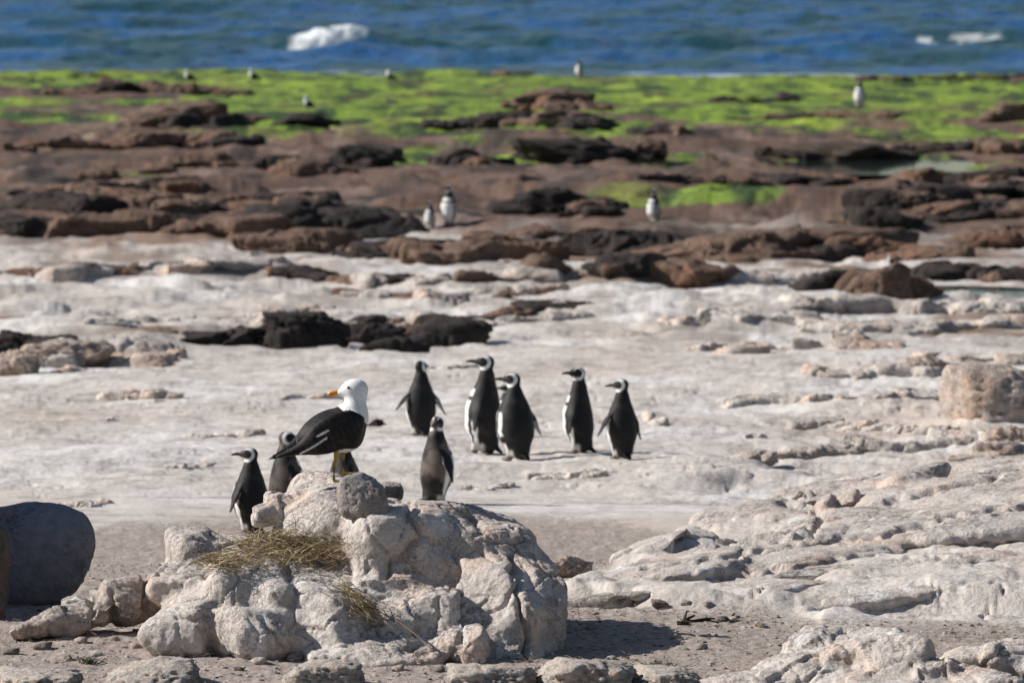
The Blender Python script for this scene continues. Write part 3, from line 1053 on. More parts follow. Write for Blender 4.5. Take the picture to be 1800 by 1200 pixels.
split_pieces(v3, q3, o3, nn3, rock_colour(v3, nn3, 23), ['slab', 'slab', 'boulder_block', 'knob', 'lump'], root3, M_ROCK, org)

# pale rocks along the bottom edge
LOW = [(265, 1210, 190, 48, 'low grey rock poking up at the bottom edge left of centre'),
       (560, 1212, 150, 40, 'low pinkish rock at the bottom edge below the nest rock'),
       (860, 1205, 180, 40, 'pale flat rock at the bottom edge under the square corner of the nest rock'),
       (1020, 1212, 190, 52, 'knobbly pale rock at the bottom edge in front of the shadow'),
       (1180, 1212, 170, 34, 'smooth pale rock at the bottom edge left of the corner rock'),
       (60, 1222, 160, 34, 'gravelly flat rock in the bottom left corner')]
for i, (px, py, w, h, lab) in enumerate(LOW):
    boulder('rock', px, py, w, h, 330 + i, lab, 'rock', D=22.0, depth=0.45, tone=PALE, sink=0.45, power=9, rough=0.09, mat=M_ROCK, detail=7.0)

# boulders of the middle distance
MID = [
    ('boulder', 1770, 736, 226, 92, 341, 'large smooth brown boulder at the right edge level with the penguins', dict(tone=(0.46, 0.385, 0.335), depth=1.0, sink=0.4, power=9, lo=0.82, rough=0.05)),
    ('boulder', 1000, 1015, 78, 38, 342, 'small pinkish boulder just right of the nest rock', dict(tone=PK, sink=0.3)),
    ('boulder', 110, 645, 175, 52, 346, 'pinkish broken boulder by the left edge of the pale floor', dict(tone=PK, sink=0.35, power=16, rough=0.1)),
    ('boulder', 20, 660, 90, 44, 347, 'rounded pink boulder touching the left edge of the picture', dict(tone=PK, sink=0.3)),
    ('boulder', 25, 618, 130, 36, 349, 'black shadowed rock at the left edge behind the pink boulders', dict(tone=DK, sink=0.35)),
    ('rock_ledge', 530, 608, 165, 54, 350, 'black angular ledge in the middle of the dark gap', dict(tone=DK, sink=0.3, power=18, yaw=-20)),
    ('rock_ledge', 645, 606, 130, 44, 351, 'dark flat topped block right of the black angular ledge', dict(tone=DK, sink=0.3, power=18, flat_top=0.7)),
    ('rock_ledge', 755, 602, 110, 38, 352, 'brown block at the right end of the dark gap', dict(tone=BR, sink=0.35, power=16)),
    ('rock_ledge', 470, 590, 150, 40, 354, 'pale slanting slab leaning onto the black angular ledge', dict(tone=PALE, sink=0.4, tilt=12, depth=1.6)),
    ('rock_ledge', 700, 452, 240, 36, 355, 'dark overhung ledge below the two distant penguins', dict(tone=DK, sink=0.35, power=16, flat_top=0.75)),
    ('rock_ledge', 830, 462, 150, 46, 356, 'brown blocky ledge right below the two distant penguins', dict(tone=BR, sink=0.3, power=18)),
    ('boulder', 950, 490, 130, 44, 361, 'dark brown boulder in the middle of the shelf', dict(tone=BR, sink=0.35)),
    ('boulder', 1380, 446, 120, 52, 364, 'rounded brown boulder with a black shaded face', dict(tone=BR, sink=0.25)),
    ('rock_ledge', 1510, 446, 250, 50, 365, 'long brown ledge casting black shade on the right', dict(tone=BR, sink=0.3, power=16, flat_top=0.75)),
    ('boulder', 1560, 524, 90, 62, 367, 'angular brown boulder standing at the left end of the right pool', dict(tone=BR, sink=0.25, power=16)),
    ('boulder', 1690, 492, 190, 32, 369, 'dark low rock behind the right pool', dict(tone=DK, sink=0.35)),
    ('boulder', 1620, 662, 110, 40, 374, 'pinkish rock leaning against the large smooth boulder', dict(tone=PK, sink=0.4)),
    ('boulder', 1780, 790, 120, 50, 375, 'tan slab below the large smooth boulder at the right edge', dict(tone=PK, sink=0.45, tilt=12)),
    # tidal platform
    ('rock_ledge', 490, 407, 220, 50, 383, 'black weedy ledge with a green tuft behind the pale shelf', dict(tone=DK, sink=0.3)),
    ('boulder', 960, 376, 190, 42, 385, 'black rock with a hump between the distant penguins', dict(tone=(0.03, 0.026, 0.025), sink=0.3)),
    ('boulder', 965, 356, 40, 26, 386, 'small black hump on top of the black rock', dict(tone=(0.03, 0.026, 0.025), sink=0.25)),
    ('rock_ledge', 1005, 286, 240, 40, 387, 'long dark ledge below the green algae in the middle', dict(tone=DK, sink=0.3)),
    ('boulder', 630, 292, 120, 44, 388, 'black rock left of the long dark ledge', dict(tone=(0.03, 0.027, 0.025), sink=0.3)),
    ('rock_ledge', 970, 188, 165, 38, 389, 'brown mound in the green algae', dict(tone=BR, sink=0.3)),
    ('rock_ledge', 995, 222, 160, 34, 390, 'brown ledge just below the brown mound', dict(tone=BR, sink=0.3)),
    ('rock_ledge', 320, 218, 210, 42, 391, 'long brown rock with black shaded ends on the left platform', dict(tone=BR, sink=0.3)),
    ('rock_ledge', 530, 220, 100, 24, 392, 'flat black rock with a gull perched on it', dict(tone=DK, sink=0.3)),
    ('rock_ledge', 1480, 285, 330, 34, 393, 'long dark ledge behind the green pool', dict(tone=(0.085, 0.062, 0.05), sink=0.35)),
    ('boulder', 1770, 212, 90, 36, 394, 'brown rock in the algae at the right edge', dict(tone=BR, sink=0.3)),
    ('boulder', 800, 285, 120, 24, 397, 'low dark rock between two green patches', dict(tone=(0.09, 0.07, 0.06), sink=0.35)),
]
for (nm, px, py, w, h, sd, lab, kw) in MID:
    boulder(nm, px, py, w, h, sd, lab, 'rock' if nm == 'rock_ledge' else 'boulder', sub=4 if py < 600 else 5, **{**dict(rough=0.13, power=18, planes=16, lo=0.6, detail=6.0), **kw})


# ------------------------------------------------------------------ broken slabs of the shelf, pieces of the setting
shelf_obj = bpy.data.objects['rock_shelf']
SLAB_TONES = [(0.62, 0.56, 0.51), (0.48, 0.43, 0.395), (0.52, 0.435, 0.375), (0.165, 0.108, 0.08), (0.045, 0.037, 0.034), (0.09, 0.11, 0.025)]
TONE_ID = dict(pale=0, grey=1, tan=2, brown=3, dark=4, weed=5)
srng = np.random.RandomState(77)
_lseed = [900]


def ledge(line, h, tones, step=0.42, wr=(3.2, 11.0), jit=0.5, sink=0.55):
    """a continuous broken ledge of bedrock along a polyline of ground pixels, h its height in pixels"""
    line = np.array(line, float)
    seg = np.hypot(*np.diff(line, axis=0).T); tot = seg.sum(); cum = np.append(0, np.cumsum(seg))
    t = 0.0
    L = []
    while t < tot:
        hh = h * (0.30 + 0.62 * srng.rand() ** 1.3); w = min(hh * srng.uniform(*wr), 0.38 * tot)
        x = np.interp(t + w / 2, cum, line[:, 0]); y = np.interp(t + w / 2, cum, line[:, 1]) + srng.normal() * h * jit * 0.25
        t += w * step * srng.uniform(0.7, 1.3)
        g = G(x, y)
        kk = g[1] / F
        hw = w * kk / 2; hz = hh * kk / (2 - 2 * sink); hd = max(hw * srng.uniform(0.5, 0.9), hh * kk)
        rot = np.array(Matrix.Rotation(math.radians(srng.normal() * 20), 3, 'Z') @ Matrix.Rotation(math.radians(srng.normal() * 5), 3, 'Y') @ Matrix.Rotation(math.radians(srng.uniform(-6, 3)), 3, 'X'), np.float32)
        _lseed[0] += 1
        L.append(((g[0], g[1] + hd * 0.7, g[2] + hh * kk - hz), (hw, hd, hz), rot, _lseed[0], 14, TONE_ID[tones[srng.randint(len(tones))]]))
    c = np.array([l[0] for l in L]); r = np.array([np.array(l[1]) * 1.25 for l in L])
    lo = (c - r).min(0); hi = (c + r).max(0)
    Dm = c[:, 1].mean()
    vox = min(max(h / 5.4, 2.4), 4.2) * Dm / F
    lo -= 2 * vox; hi += 2 * vox
    sc = Dm / 23.5 * min(1.0, h / 30.0)
    v, q, o, n = solid(L, lo, hi, vox, vox * 2.0, (), 0.013, _lseed[0] % 90, sc, 1.5, 7, vox * 1.5)
    col = np.array(SLAB_TONES)[o]
    w = (v / sc).astype(np.float32)
    col = mixc(col, col * (1.12, 0.97, 0.88), ss(0, 0.5, fbm3(w * 2, 3, 61)))
    col = mixc(col, col * 0.6, 0.7 * ss(0.0, 0.45, fbm3(w * 5, 3, 62)))
    org = np.array([c[:, 0].mean(), Dm, c[:, 2].min()])
    obj('ledge', mesh_np('ledge', v - org, q, col), M_BOUL, shelf_obj, loc=org)


# near slab on the right: big worn plates lapping over one another, carved as one solid
PL = [
    (1080, 1052, 25.3, 130, 24, 0.35, 8, 5, 101, 9, 0), (1300, 1054, 25.3, 180, 32, 0.42, 5, -4, 102, 9, 1), (1510, 1054, 25.2, 170, 34, 0.42, 4, 6, 103, 9, 2),
    (1720, 1078, 25.0, 200, 32, 0.45, 3, -3, 104, 9, 3), (1920, 1070, 25.0, 150, 42, 0.45, 2, 0, 105, 9, 3),
    (1180, 1018, 26.0, 160, 30, 0.5, 10, -6, 106, 9, 4), (1400, 1008, 26.1, 190, 38, 0.55, 7, 4, 107, 9, 5), (1640, 1018, 25.9, 200, 42, 0.55, 5, -5, 108, 9, 6), (1860, 1010, 25.9, 160, 46, 0.55, 5, 5, 109, 9, 7),
    (1330, 972, 27.0, 170, 28, 0.55, 9, 6, 110, 9, 8), (1560, 960, 27.0, 190, 44, 0.6, 8, -8, 111, 9, 9), (1790, 948, 26.9, 190, 54, 0.6, 7, 4, 112, 9, 10),
    (1480, 928, 28.0, 150, 30, 0.6, 10, 0, 113, 9, 11), (1700, 905, 28.1, 190, 48, 0.7, 8, -6, 114, 9, 12), (1900, 890, 28.0, 150, 60, 0.7, 6, 0, 115, 9, 13),
    (1620, 884, 29.3, 140, 34, 0.7, 9, 6, 116, 9, 14), (1790, 852, 29.5, 170, 48, 0.8, 8, 0, 117, 9, 15), (1930, 832, 29.5, 140, 60, 0.8, 6, 0, 118, 9, 15),
    (1322, 912, 29.2, 118, 30, 0.5, 7, -8, 119, 12, 16), (1442, 900, 28.7, 40, 18, 0.30, 32, 10, 120, 12, 17), (1478, 884, 28.9, 44, 18, 0.34, 28, 10, 121, 12, 17),
    (1560, 862, 29.9, 120, 24, 0.5, 12, 0, 122, 12, 18), (1440, 868, 30.2, 110, 16, 0.5, 6, 0, 123, 10, 18), (1600, 850, 28.9, 60, 22, 0.3, 18, 20, 124, 12, 14),
    (1150, 968, 27.3, 66, 28, 0.28, 14, 8, 125, 14, 19), (1222, 952, 27.6, 44, 22, 0.22, 4, -10, 126, 14, 19), (1110, 988, 27.0, 50, 16, 0.3, 8, 0, 127, 10, 19),
]
PCR = [([(990, 1048), (1150, 1020), (1290, 1012), (1450, 985), (1700, 962), (1850, 950)], 4, 0.05), ([(1080, 1062), (1250, 1046), (1420, 1040), (1620, 1020), (1850, 1000)], 3.5, 0.045),
       ([(1230, 985), (1390, 955), (1540, 940), (1680, 905), (1850, 885)], 4, 0.05), ([(1380, 880), (1450, 900), (1425, 935), (1330, 948), (1200, 955)], 6, 0.08), ([(1500, 985), (1600, 978), (1760, 990)], 3.5, 0.05),
       ([(1420, 1062), (1480, 1030), (1560, 1018)], 3.5, 0.04), ([(1640, 1050), (1720, 1030), (1840, 1034)], 4, 0.05), ([(1560, 880), (1640, 862), (1760, 835)], 4, 0.05), ([(1130, 1000), (1210, 985), (1300, 975)], 3, 0.04)]
lo = np.array([R(930, 1000, 25.0)[0], 24.75, float(base_z(25.0)) - 0.10]); hi = np.array([R(1950, 1000, 26)[0] + 0.2, 30.7, R(1800, 780, 29.5)[2]])
v4, q4, o4, _ = build_solid(PL, lo, hi, 0.016, 0.016, PCR, 0.008, 43, 0.7)
nn4 = vnormals(v4, q4)
org = np.array([R(1500, 1000, 27)[0], 27.0, float(base_z(27.0))])
root4 = obj('rock_slab', None, loc=org, label='broad sloping slab of lapped pale rock plates filling the right foreground behind the gravel', cat='rock')
split_pieces(v4, q4, o4, nn4, rock_colour(v4, nn4, 43, (0.52, 0.46, 0.42)), ['plate'] * 20, root4, M_ROCK, org)
ledge([(1440, 905), (1560, 860), (1700, 830), (1800, 800)], 26, ['tan', 'grey', 'pale'])
ledge([(1280, 815), (1450, 795), (1650, 785), (1800, 770), (1960, 765)], 16, ['pale', 'grey', 'tan'])
ledge([(1380, 745), (1650, 760)], 14, ['pale', 'grey'])
ledge([(1250, 712), (1500, 702), (1660, 700)], 15, ['grey', 'tan', 'pale'], step=0.9)
ledge([(1420, 668), (1700, 650)], 22, ['grey', 'pale', 'tan'])
ledge([(1150, 580), (1320, 552), (1500, 590), (1800, 572)], 20, ['pale', 'grey', 'pale'])
ledge([(1250, 622), (1500, 612), (1800, 640)], 17, ['pale', 'tan', 'grey'], step=0.9)
ledge([(1350, 535), (1550, 545), (1800, 548)], 20, ['pale', 'grey'])
# thin worn steps on the smooth floor
for a in [(262, 702, 190, 13, 'pale'), (400, 768, 150, 9, 'pale'), (672, 748, 66, 11, 'dark'), (150, 890, 140, 10, 'grey'), (560, 700, 160, 6, 'pale'), (1168, 742, 56, 14, 'grey'), (1000, 840, 160, 9, 'tan'), (1290, 612, 190, 12, 'pale'), (800, 648, 120, 5, 'pale'), (200, 740, 40, 7, 'grey'), (860, 860, 120, 8, 'pale'), (340, 820, 110, 6, 'grey'), (1340, 770, 70, 8, 'pale')]:
    ledge([(a[0] - a[2] / 2, a[1]), (a[0], a[1] + srng.normal() * 2), (a[0] + a[2] / 2 - a[3] * 4, a[1] - srng.uniform(0, 4))], a[3] * 1.3, ['dark' if a[4] == 'dark' else 'pale'], wr=(4.0, 12.0))
# dark gap and the ledges left of it
ledge([(370, 606), (480, 604), (700, 604), (800, 592)], 40, ['dark'])
ledge([(-200, 610), (130, 622), (270, 626), (360, 602)], 26, ['dark', 'grey', 'brown'])
ledge([(0, 640), (120, 648), (260, 640)], 28, ['tan', 'tan', 'grey'])
ledge([(150, 575), (330, 562), (520, 552)], 15, ['grey', 'pale'], step=0.9)
ledge([(600, 566), (780, 570), (980, 548)], 17, ['grey', 'brown', 'dark'])
ledge([(800, 590), (900, 566), (1000, 560)], 14, ['pale', 'grey'])
# upper ledges of the pale shelf
ledge([(-200, 478), (140, 484), (330, 476), (470, 470)], 20, ['grey', 'brown', 'tan'])
ledge([(410, 452), (560, 442), (740, 456), (900, 458)], 34, ['dark', 'brown', 'dark'])
ledge([(440, 486), (660, 494), (900, 496), (1020, 486)], 32, ['brown', 'tan', 'dark', 'grey'])
ledge([(560, 520), (760, 524), (950, 516)], 14, ['grey', 'brown'])
ledge([(960, 440), (1130, 444), (1330, 452), (1640, 448), (1800, 430), (1980, 432)], 36, ['brown', 'brown', 'dark'])
ledge([(1020, 472), (1200, 486), (1450, 500), (1560, 520)], 30, ['brown', 'grey', 'dark'])
ledge([(1600, 484), (1800, 492)], 30, ['dark', 'brown'])
# tidal platform
ledge([(-220, 412), (200, 410), (420, 412), (590, 408)], 46, ['dark', 'dark', 'brown'])
ledge([(0, 374), (180, 368), (380, 366), (560, 370)], 36, ['dark', 'brown'])
ledge([(0, 344), (150, 340), (330, 338)], 28, ['brown', 'dark'])
ledge([(560, 404), (690, 408)], 18, ['brown', 'dark'])
ledge([(840, 410), (960, 412), (1100, 414)], 16, ['brown'])
ledge([(860, 378), (960, 372), (1060, 376)], 28, ['dark', 'brown'])
ledge([(1440, 398), (1560, 394), (1800, 380)], 30, ['brown', 'dark', 'brown'])
ledge([(1480, 372), (1640, 350), (1800, 345)], 26, ['brown', 'dark'])
ledge([(140, 312), (300, 300), (420, 296), (560, 300)], 24, ['dark', 'brown', 'brown'])
ledge([(560, 292), (690, 290)], 34, ['dark'])
ledge([(760, 290), (880, 284)], 22, ['dark', 'brown'])
ledge([(890, 286), (1000, 280), (1120, 272)], 30, ['dark', 'dark', 'brown'])
ledge([(1120, 318), (1300, 322), (1480, 326)], 18, ['brown', 'dark'])
ledge([(1310, 286), (1450, 276), (1700, 262), (1800, 262)], 22, ['dark', 'brown'])
ledge([(1560, 318), (1700, 316), (1800, 308)], 22, ['brown', 'dark'])
ledge([(0, 262), (200, 256), (420, 250)], 18, ['brown', 'brown', 'dark'])
ledge([(220, 220), (330, 216), (430, 214)], 28, ['brown', 'dark'])
ledge([(470, 222), (580, 218)], 18, ['dark'])
ledge([(740, 226), (880, 222), (1050, 224)], 22, ['brown', 'dark'])
ledge([(880, 192), (1050, 192)], 24, ['brown'])
ledge([(1100, 238), (1200, 232)], 18, ['dark', 'brown'])
ledge([(1270, 212), (1450, 206), (1570, 208)], 10, ['brown', 'dark'])
ledge([(1240, 180), (1400, 178)], 10, ['dark', 'weed'])
ledge([(80, 166), (250, 160), (420, 166)], 16, ['brown', 'dark', 'brown'])
ledge([(1720, 212), (1800, 208)], 24, ['brown'])
# rocks along the waterline
ledge([(0, 142), (180, 136)], 9, ['weed', 'dark', 'brown'], step=1.2)
ledge([(860, 132), (1050, 128), (1250, 132)], 10, ['weed', 'brown', 'dark'])
ledge([(1480, 142), (1650, 140), (1800, 140)], 9, ['dark', 'weed', 'brown'])

# ------------------------------------------------------------------ gravel, stones, straw
rng = np.random.RandomState(5)


def scatter_points(n, pxr, pyr, keep):
    px = rng.uniform(*pxr, n); py = rng.uniform(*pyr, n)
    D = D_of(py)
    # even density on the ground, not in the picture
    D = rng.uniform(D_of(pyr[1]), D_of(pyr[0]), n)
    X = (px - 900) / F * D
    f = fields(X, D)
    m = keep(f)
    X, D = X[m], D[m]
    return X, D, terrain_z(X, D)


X, D, Z = scatter_points(12000, (-150, 1950), (915, 1290), lambda f: f['gravel'] > 0.6)
m = D < 27.5
X, D, Z = X[m], D[m], Z[m]
bv, bf = icosphere(1)
allv, allf, allc = [], [], []
for i in range(len(X)):
    s = 0.0035 + 0.008 * rng.rand() ** 3
    q = bv * (s * rng.uniform(0.7, 1.4), s * rng.uniform(0.7, 1.4), s * rng.uniform(0.4, 0.8)) * (1 + 0.25 * rng.normal(size=(len(bv), 1)).clip(-1, 1))
    allv.append(q + (X[i], D[i], Z[i] + s * 0.25)); allf.append(bf + i * len(bv))
    t = rng.rand()
    c = np.array([0.46, 0.40, 0.365]) * rng.uniform(0.6, 1.15) if t > 0.12 else np.array([0.10, 0.085, 0.08]) * rng.uniform(0.5, 1.5)
    allc.append(np.tile(c, (len(bv), 1)))
me = mesh_np('gravel', np.concatenate(allv), np.concatenate(allf), np.concatenate(allc), smooth=False)
obj('gravel', me, M_GRAV, kind='stuff', label='loose fine gravel lying over the foreground ground', cat='gravel')

stone_meshes = [stone_mesh('stone', (0.030, 0.026, 0.017), 500 + i, 3, tone=t, rough=0.08) for i, t in enumerate([PALE, GY, PK, (0.2, 0.17, 0.155)])]
STONES = [(142, 1128), (202, 1125), (52, 1112), (75, 1140), (170, 1152), (118, 1160), (240, 1138), (20, 1150), (455, 1165), (520, 1158), (585, 1180), (420, 1178),
          (1075, 1158), (1230, 1140), (1185, 1120), (1265, 1092), (1290, 1090), (1040, 1105), (1335, 1100), (1160, 1065), (1205, 1062), (1245, 1064), (700, 1178), (770, 1180)]
for i, (px, py) in enumerate(STONES):
    p = G(px, py)
    s = rng.uniform(0.6, 1.3)
    o = obj('stone', stone_meshes[i % 4], M_BOUL, loc=(p[0], p[1], p[2] + 0.008 * s), rot=(0, 0, rng.uniform(0, 6.28)),
            label='small loose stone lying on the gravel', cat='stone', group='small stones on the gravel')
    o.scale = (s, s, s)


def strand(p0, p1, r, bend, seg=3):
    """thin bent three-sided straw from p0 to p1"""
    p0 = np.asarray(p0, float); p1 = np.asarray(p1, float)
    t = np.linspace(0, 1, seg + 1)[:, None]
    c = p0 + (p1 - p0) * t + np.asarray(bend) * (4 * t * (1 - t))
    d = (p1 - p0) / (np.linalg.norm(p1 - p0) + 1e-9)
    a = np.cross(d, (0.3, 0.5, 0.81)); a /= np.linalg.norm(a) + 1e-9
    b = np.cross(d, a)
    ring = np.stack([a * math.cos(k * 2.0944) + b * math.sin(k * 2.0944) for k in range(3)])
    v = (c[:, None, :] + ring[None] * r * (1 - 0.5 * t[:, None])).reshape(-1, 3)
    f = []
    for s in range(seg):
        for k in range(3):
            k2 = (k + 1) % 3
            f.append((s * 3 + k, s * 3 + k2, s * 3 + 3 + k2, s * 3 + 3 + k))
    return v, np.array(f)


def strands_mesh(name, items, cols):
    vs_, fs_, cs_ = [], [], []
    off = 0
    for (v, f), c in zip(items, cols):
        vs_.append(v); fs_.append(f + off); off += len(v)
        cs_.append(np.tile(c, (len(v), 1)))
    return mesh_np(name, np.concatenate(vs_), np.concatenate(fs_), np.concatenate(cs_))


def straw_col():
    t = rng.rand()
    if t < 0.25:
        return np.array([0.10, 0.07, 0.04]) * rng.uniform(0.6, 1.3)
    return np.array([0.42, 0.34, 0.22]) * rng.uniform(0.5, 1.3)


# litter on the ground
X, D, Z = scatter_points(3600, (900, 1950), (1050, 1250), lambda f: f['gravel'] > 0.7)
X2, D2, Z2 = scatter_points(500, (-100, 900), (1060, 1250), lambda f: f['gravel'] > 0.7)
X = np.append(X, X2); D = np.append(D, D2); Z = np.append(Z, Z2)
it, cl = [], []
for i in range(len(X)):
    dens = perlin2(X[i] * 1.3, D[i] * 1.1, 91)
    if dens < -0.05 and rng.rand() < 0.6:
        continue
    a = rng.uniform(0, math.pi); L = rng.uniform(0.015, 0.07)
    p0 = (X[i], D[i], Z[i] + 0.012); p1 = (X[i] + math.cos(a) * L, D[i] + math.sin(a) * L, Z[i] + 0.010 + rng.uniform(-0.004, 0.012))
    it.append(strand(p0, p1, rng.uniform(0.0007, 0.0013), (0, 0, rng.uniform(0, 0.006)), 2)); cl.append(straw_col() * 1.05)
# wisps caught along the foot of the ridge
for i in range(160):
    q = G(rng.uniform(215, 300), rng.uniform(1075, 1100), 1500)
    a = rng.uniform(0, math.pi); L = rng.uniform(0.03, 0.09)
    it.append(strand((q[0], q[1] - 0.1, q[2] + 0.01), (q[0] + math.cos(a) * L, q[1] - 0.1 + math.sin(a) * L * .5, q[2] + 0.01 + rng.uniform(0, 0.02)), 0.0014, (0, 0, 0.008), 2)); cl.append(straw_col())
obj('straw_litter', strands_mesh('straw_litter', it, cl), M_STRAW, kind='stuff', label='scattered dry straw bits over the foreground gravel', cat='straw')


# ------------------------------------------------------------------ nest
_rsx, _rsy = pix(rv[:, 0], rv[:, 1], rv[:, 2])


def nd(px, py, near):
    """distance of the outcrop's visible face at a photo pixel"""
    m = (np.abs(_rsx - px) < 8) & (np.abs(_rsy - py) < 8)
    return float(rv[m, 1].min()) if m.any() else near


def nest(name, centres, label, n, rx, rz, rd, seed, along=None):
    rs = np.random.RandomState(seed)
    it, cl = [], []
    for i in range(n):
        cx, cy, D, sx, sy = centres[rs.randint(len(centres))]
        ppx = cx + rs.normal() * sx; ppy = cy + rs.normal() * sy
        p = R(ppx, ppy, nd(ppx, ppy, D) - 0.012 - abs(rs.normal()) * rd)
        L = rs.uniform(0.05, 0.2)
        a = rs.normal() * 0.38 if along is None else along + rs.normal() * 0.2
        e = rs.normal() * 0.5
        d = np.array([math.cos(a) * math.cos(e), math.sin(e) * 1.0, math.sin(a) * 0.8]) * L
        it.append(strand(p - d / 2, p + d / 2, rs.uniform(0.0011, 0.0023), rs.normal(size=3) * 0.016, 4))
        t = rs.rand()
        c = np.array([0.11, 0.075, 0.04]) * rs.uniform(0.5, 1.3) if t < 0.3 else np.array([0.56, 0.45, 0.27]) * rs.uniform(0.45, 1.3)
        cl.append(c)
    return obj(name, strands_mesh(name, it, cl), M_STRAW, label=label, cat='nest')


nest('nest', [(450, 955, 23.66, 20, 9), (490, 950, 23.66, 26, 12), (530, 958, 23.64, 26, 12), (570, 968, 23.62, 24, 8), (400, 985, 23.58, 24, 5), (500, 975, 23.6, 40, 6)],
     'tangled nest of dry brown straw on the left shoulder of the nest rock', 760, 0, 0, 0.05, 11)
nest('straw_wisp', [(620, 1045, 23.22, 12, 8), (650, 1072, 23.18, 14, 8)], 'wisp of yellow straw caught in a cleft on the front of the rock', 120, 0, 0, 0.02, 12, along=-0.6)
v_, f_ = strand(R(690, 1085, nd(690, 1085, 23) - 0.02), R(762, 1142, nd(762, 1142, 23) - 0.02), 0.005, (0, 0, 0.006), 5)
obj('stick', mesh_np('stick', v_, f_, np.tile([0.2, 0.14, 0.09], (len(v_), 1))), M_STRAW, label='bare stick leaning across the front of the nest rock', cat='stick')
# twigs standing out of the nest
for p0, p1, bend, lab in [((440, 960), (445, 905), (0.01, 0, 0), 'upright twig at the middle of the straw nest'), ((600, 950), (690, 925), (0, 0, 0.03), 'long arched twig reaching right from the straw nest'),
                          ((610, 960), (660, 915), (0, 0, -0.01), 'short twig under the long arched twig'), ((520, 930), (512, 895), (0.005, 0, 0), 'thin twig standing behind the straw nest'),
                          ((390, 975), (385, 930), (-0.01, 0, 0), 'upright twig at the left end of the straw nest')]:
    v_, f_ = strand(R(*p0, nd(*p0, 23.66) - 0.03), R(*p1, nd(*p0, 23.66) - 0.02), 0.0018, bend, 4)
    obj('twig', mesh_np('twig', v_, f_, np.tile([0.14, 0.1, 0.07], (len(v_), 1))), M_STRAW, label=lab, cat='twig', group='twigs of the nest')


def driftwood(name, px, py, segs, label, tone=(0.035, 0.026, 0.02)):
    g = G(px, py)
    k = g[1] / F
    it = []
    for (x0, z0, x1, z1, r) in segs:
        it.append(strand((g[0] + x0 * k, g[1] + 0.01 * x0 * k, g[2] + z0 * k), (g[0] + x1 * k, g[1], g[2] + z1 * k), r * k, (0, 0, rng.uniform(-2, 4) * k), 4))
    obj(name, strands_mesh(name, it, [np.array(tone) * rng.uniform(0.7, 1.5) for _ in it]), M_STRAW, label=label, cat='driftwood')


driftwood('driftwood', 1212, 1098, [(-22, 3, 25, 8, 5), (-10, 4, -4, 26, 4), (-6, 10, 10, 18, 4), (10, 8, 45, 12, 4), (20, 10, 52, 4, 3), (-22, 6, 20, -2, 4)], 'dark knobbly piece of driftwood lying on the gravel at right')
driftwood('driftwood', 1293, 1086, [(-8, 2, 8, 3, 4), (-6, 4, -1, 8, 3)], 'tiny dark chip of driftwood right of the knobbly piece')
driftwood('driftwood', 572, 1166, [(-14, 4, 14, 6, 5), (-12, 2, 10, 10, 4)], 'short dark piece of wood at the foot of the nest rock')


def tuft(px, py, n, hgt, spread, label):
    g = G(px, py)
    k = g[1] / F
    it, cl = [], []
    for i in range(n):
        b0 = g + np.array([rng.normal() * spread * k, rng.normal() * spread * k, 0.0])
        tip = b0 + np.array([rng.normal() * hgt * 0.7 * k, rng.normal() * hgt * 0.5 * k, hgt * k * rng.uniform(0.3, 1)])
        it.append(strand(b0, tip, 0.002, (0, 0, 0.004), 3)); cl.append(np.array([0.05, 0.07, 0.02]) * rng.uniform(0.5, 1.6))
    obj('grass_tuft', strands_mesh('grass_tuft', it, cl), M_STRAW, label=label, cat='plant')


tuft(1158, 1182, 120, 22, 16, 'small dark green plant in the shadow right of the nest rock')
tuft(155, 1166, 60, 14, 8, 'small dry green sprig on the gravel at lower left')

# ------------------------------------------------------------------ birds
def rcone(P, a, b, ra, rb):
    """distance to a round cone (tapering capsule)"""
    a = np.asarray(a, np.float32); b = np.asarray(b, np.float32)
    ba = b - a
    t = np.clip(((P - a) @ ba) / float(ba @ ba), 0, 1)
    d = P - a - t[..., None] * ba
    return np.sqrt((d ** 2).sum(-1)) - (ra + t * (rb - ra))


def ellip(P, c, r, Rm=None):
    q = P - np.asarray(c, np.float32)
    if Rm is not None:
        q = q @ Rm
    r = np.asarray(r, np.float32)
    k = np.sqrt(((q / r) ** 2).sum(-1))
    return (k - 1) * float(r.min())


def rotm(yaw=0, pitch=0, roll=0):
    return np.array(Matrix.Rotation(math.radians(yaw), 3, 'Z') @ Matrix.Rotation(math.radians(pitch), 3, 'Y') @ Matrix.Rotation(math.radians(roll), 3, 'X'), np.float32)


def loft(name, pts, rad, col, flat=0.8, seg=10):
    """tube along pts with radii"""
    pts = np.asarray(pts, float)
    V = []
    for i, p in enumerate(pts):
        d = pts[min(i + 1, len(pts) - 1)] - pts[max(i - 1, 0)]
        d /= np.linalg.norm(d)
        s = np.cross(d, (0, 0, 1.0)); s /= np.linalg.norm(s) + 1e-9
        u = np.cross(s, d)
        for k in range(seg):
            t = 2 * math.pi * k / seg
            V.append(p + rad[i] * (math.cos(t) * s * flat + math.sin(t) * u))
    V = np.array(V)
    Fq = [(i * seg + k, i * seg + (k + 1) % seg, (i + 1) * seg + (k + 1) % seg, (i + 1) * seg + k) for i in range(len(pts) - 1) for k in range(seg)]
    c = np.repeat(np.asarray(col, float).reshape(len(pts), 3) if np.ndim(col) == 2 else np.tile(col, (len(pts), 1)), seg, 0)
    return mesh_np(name, V, np.array(Fq), c)


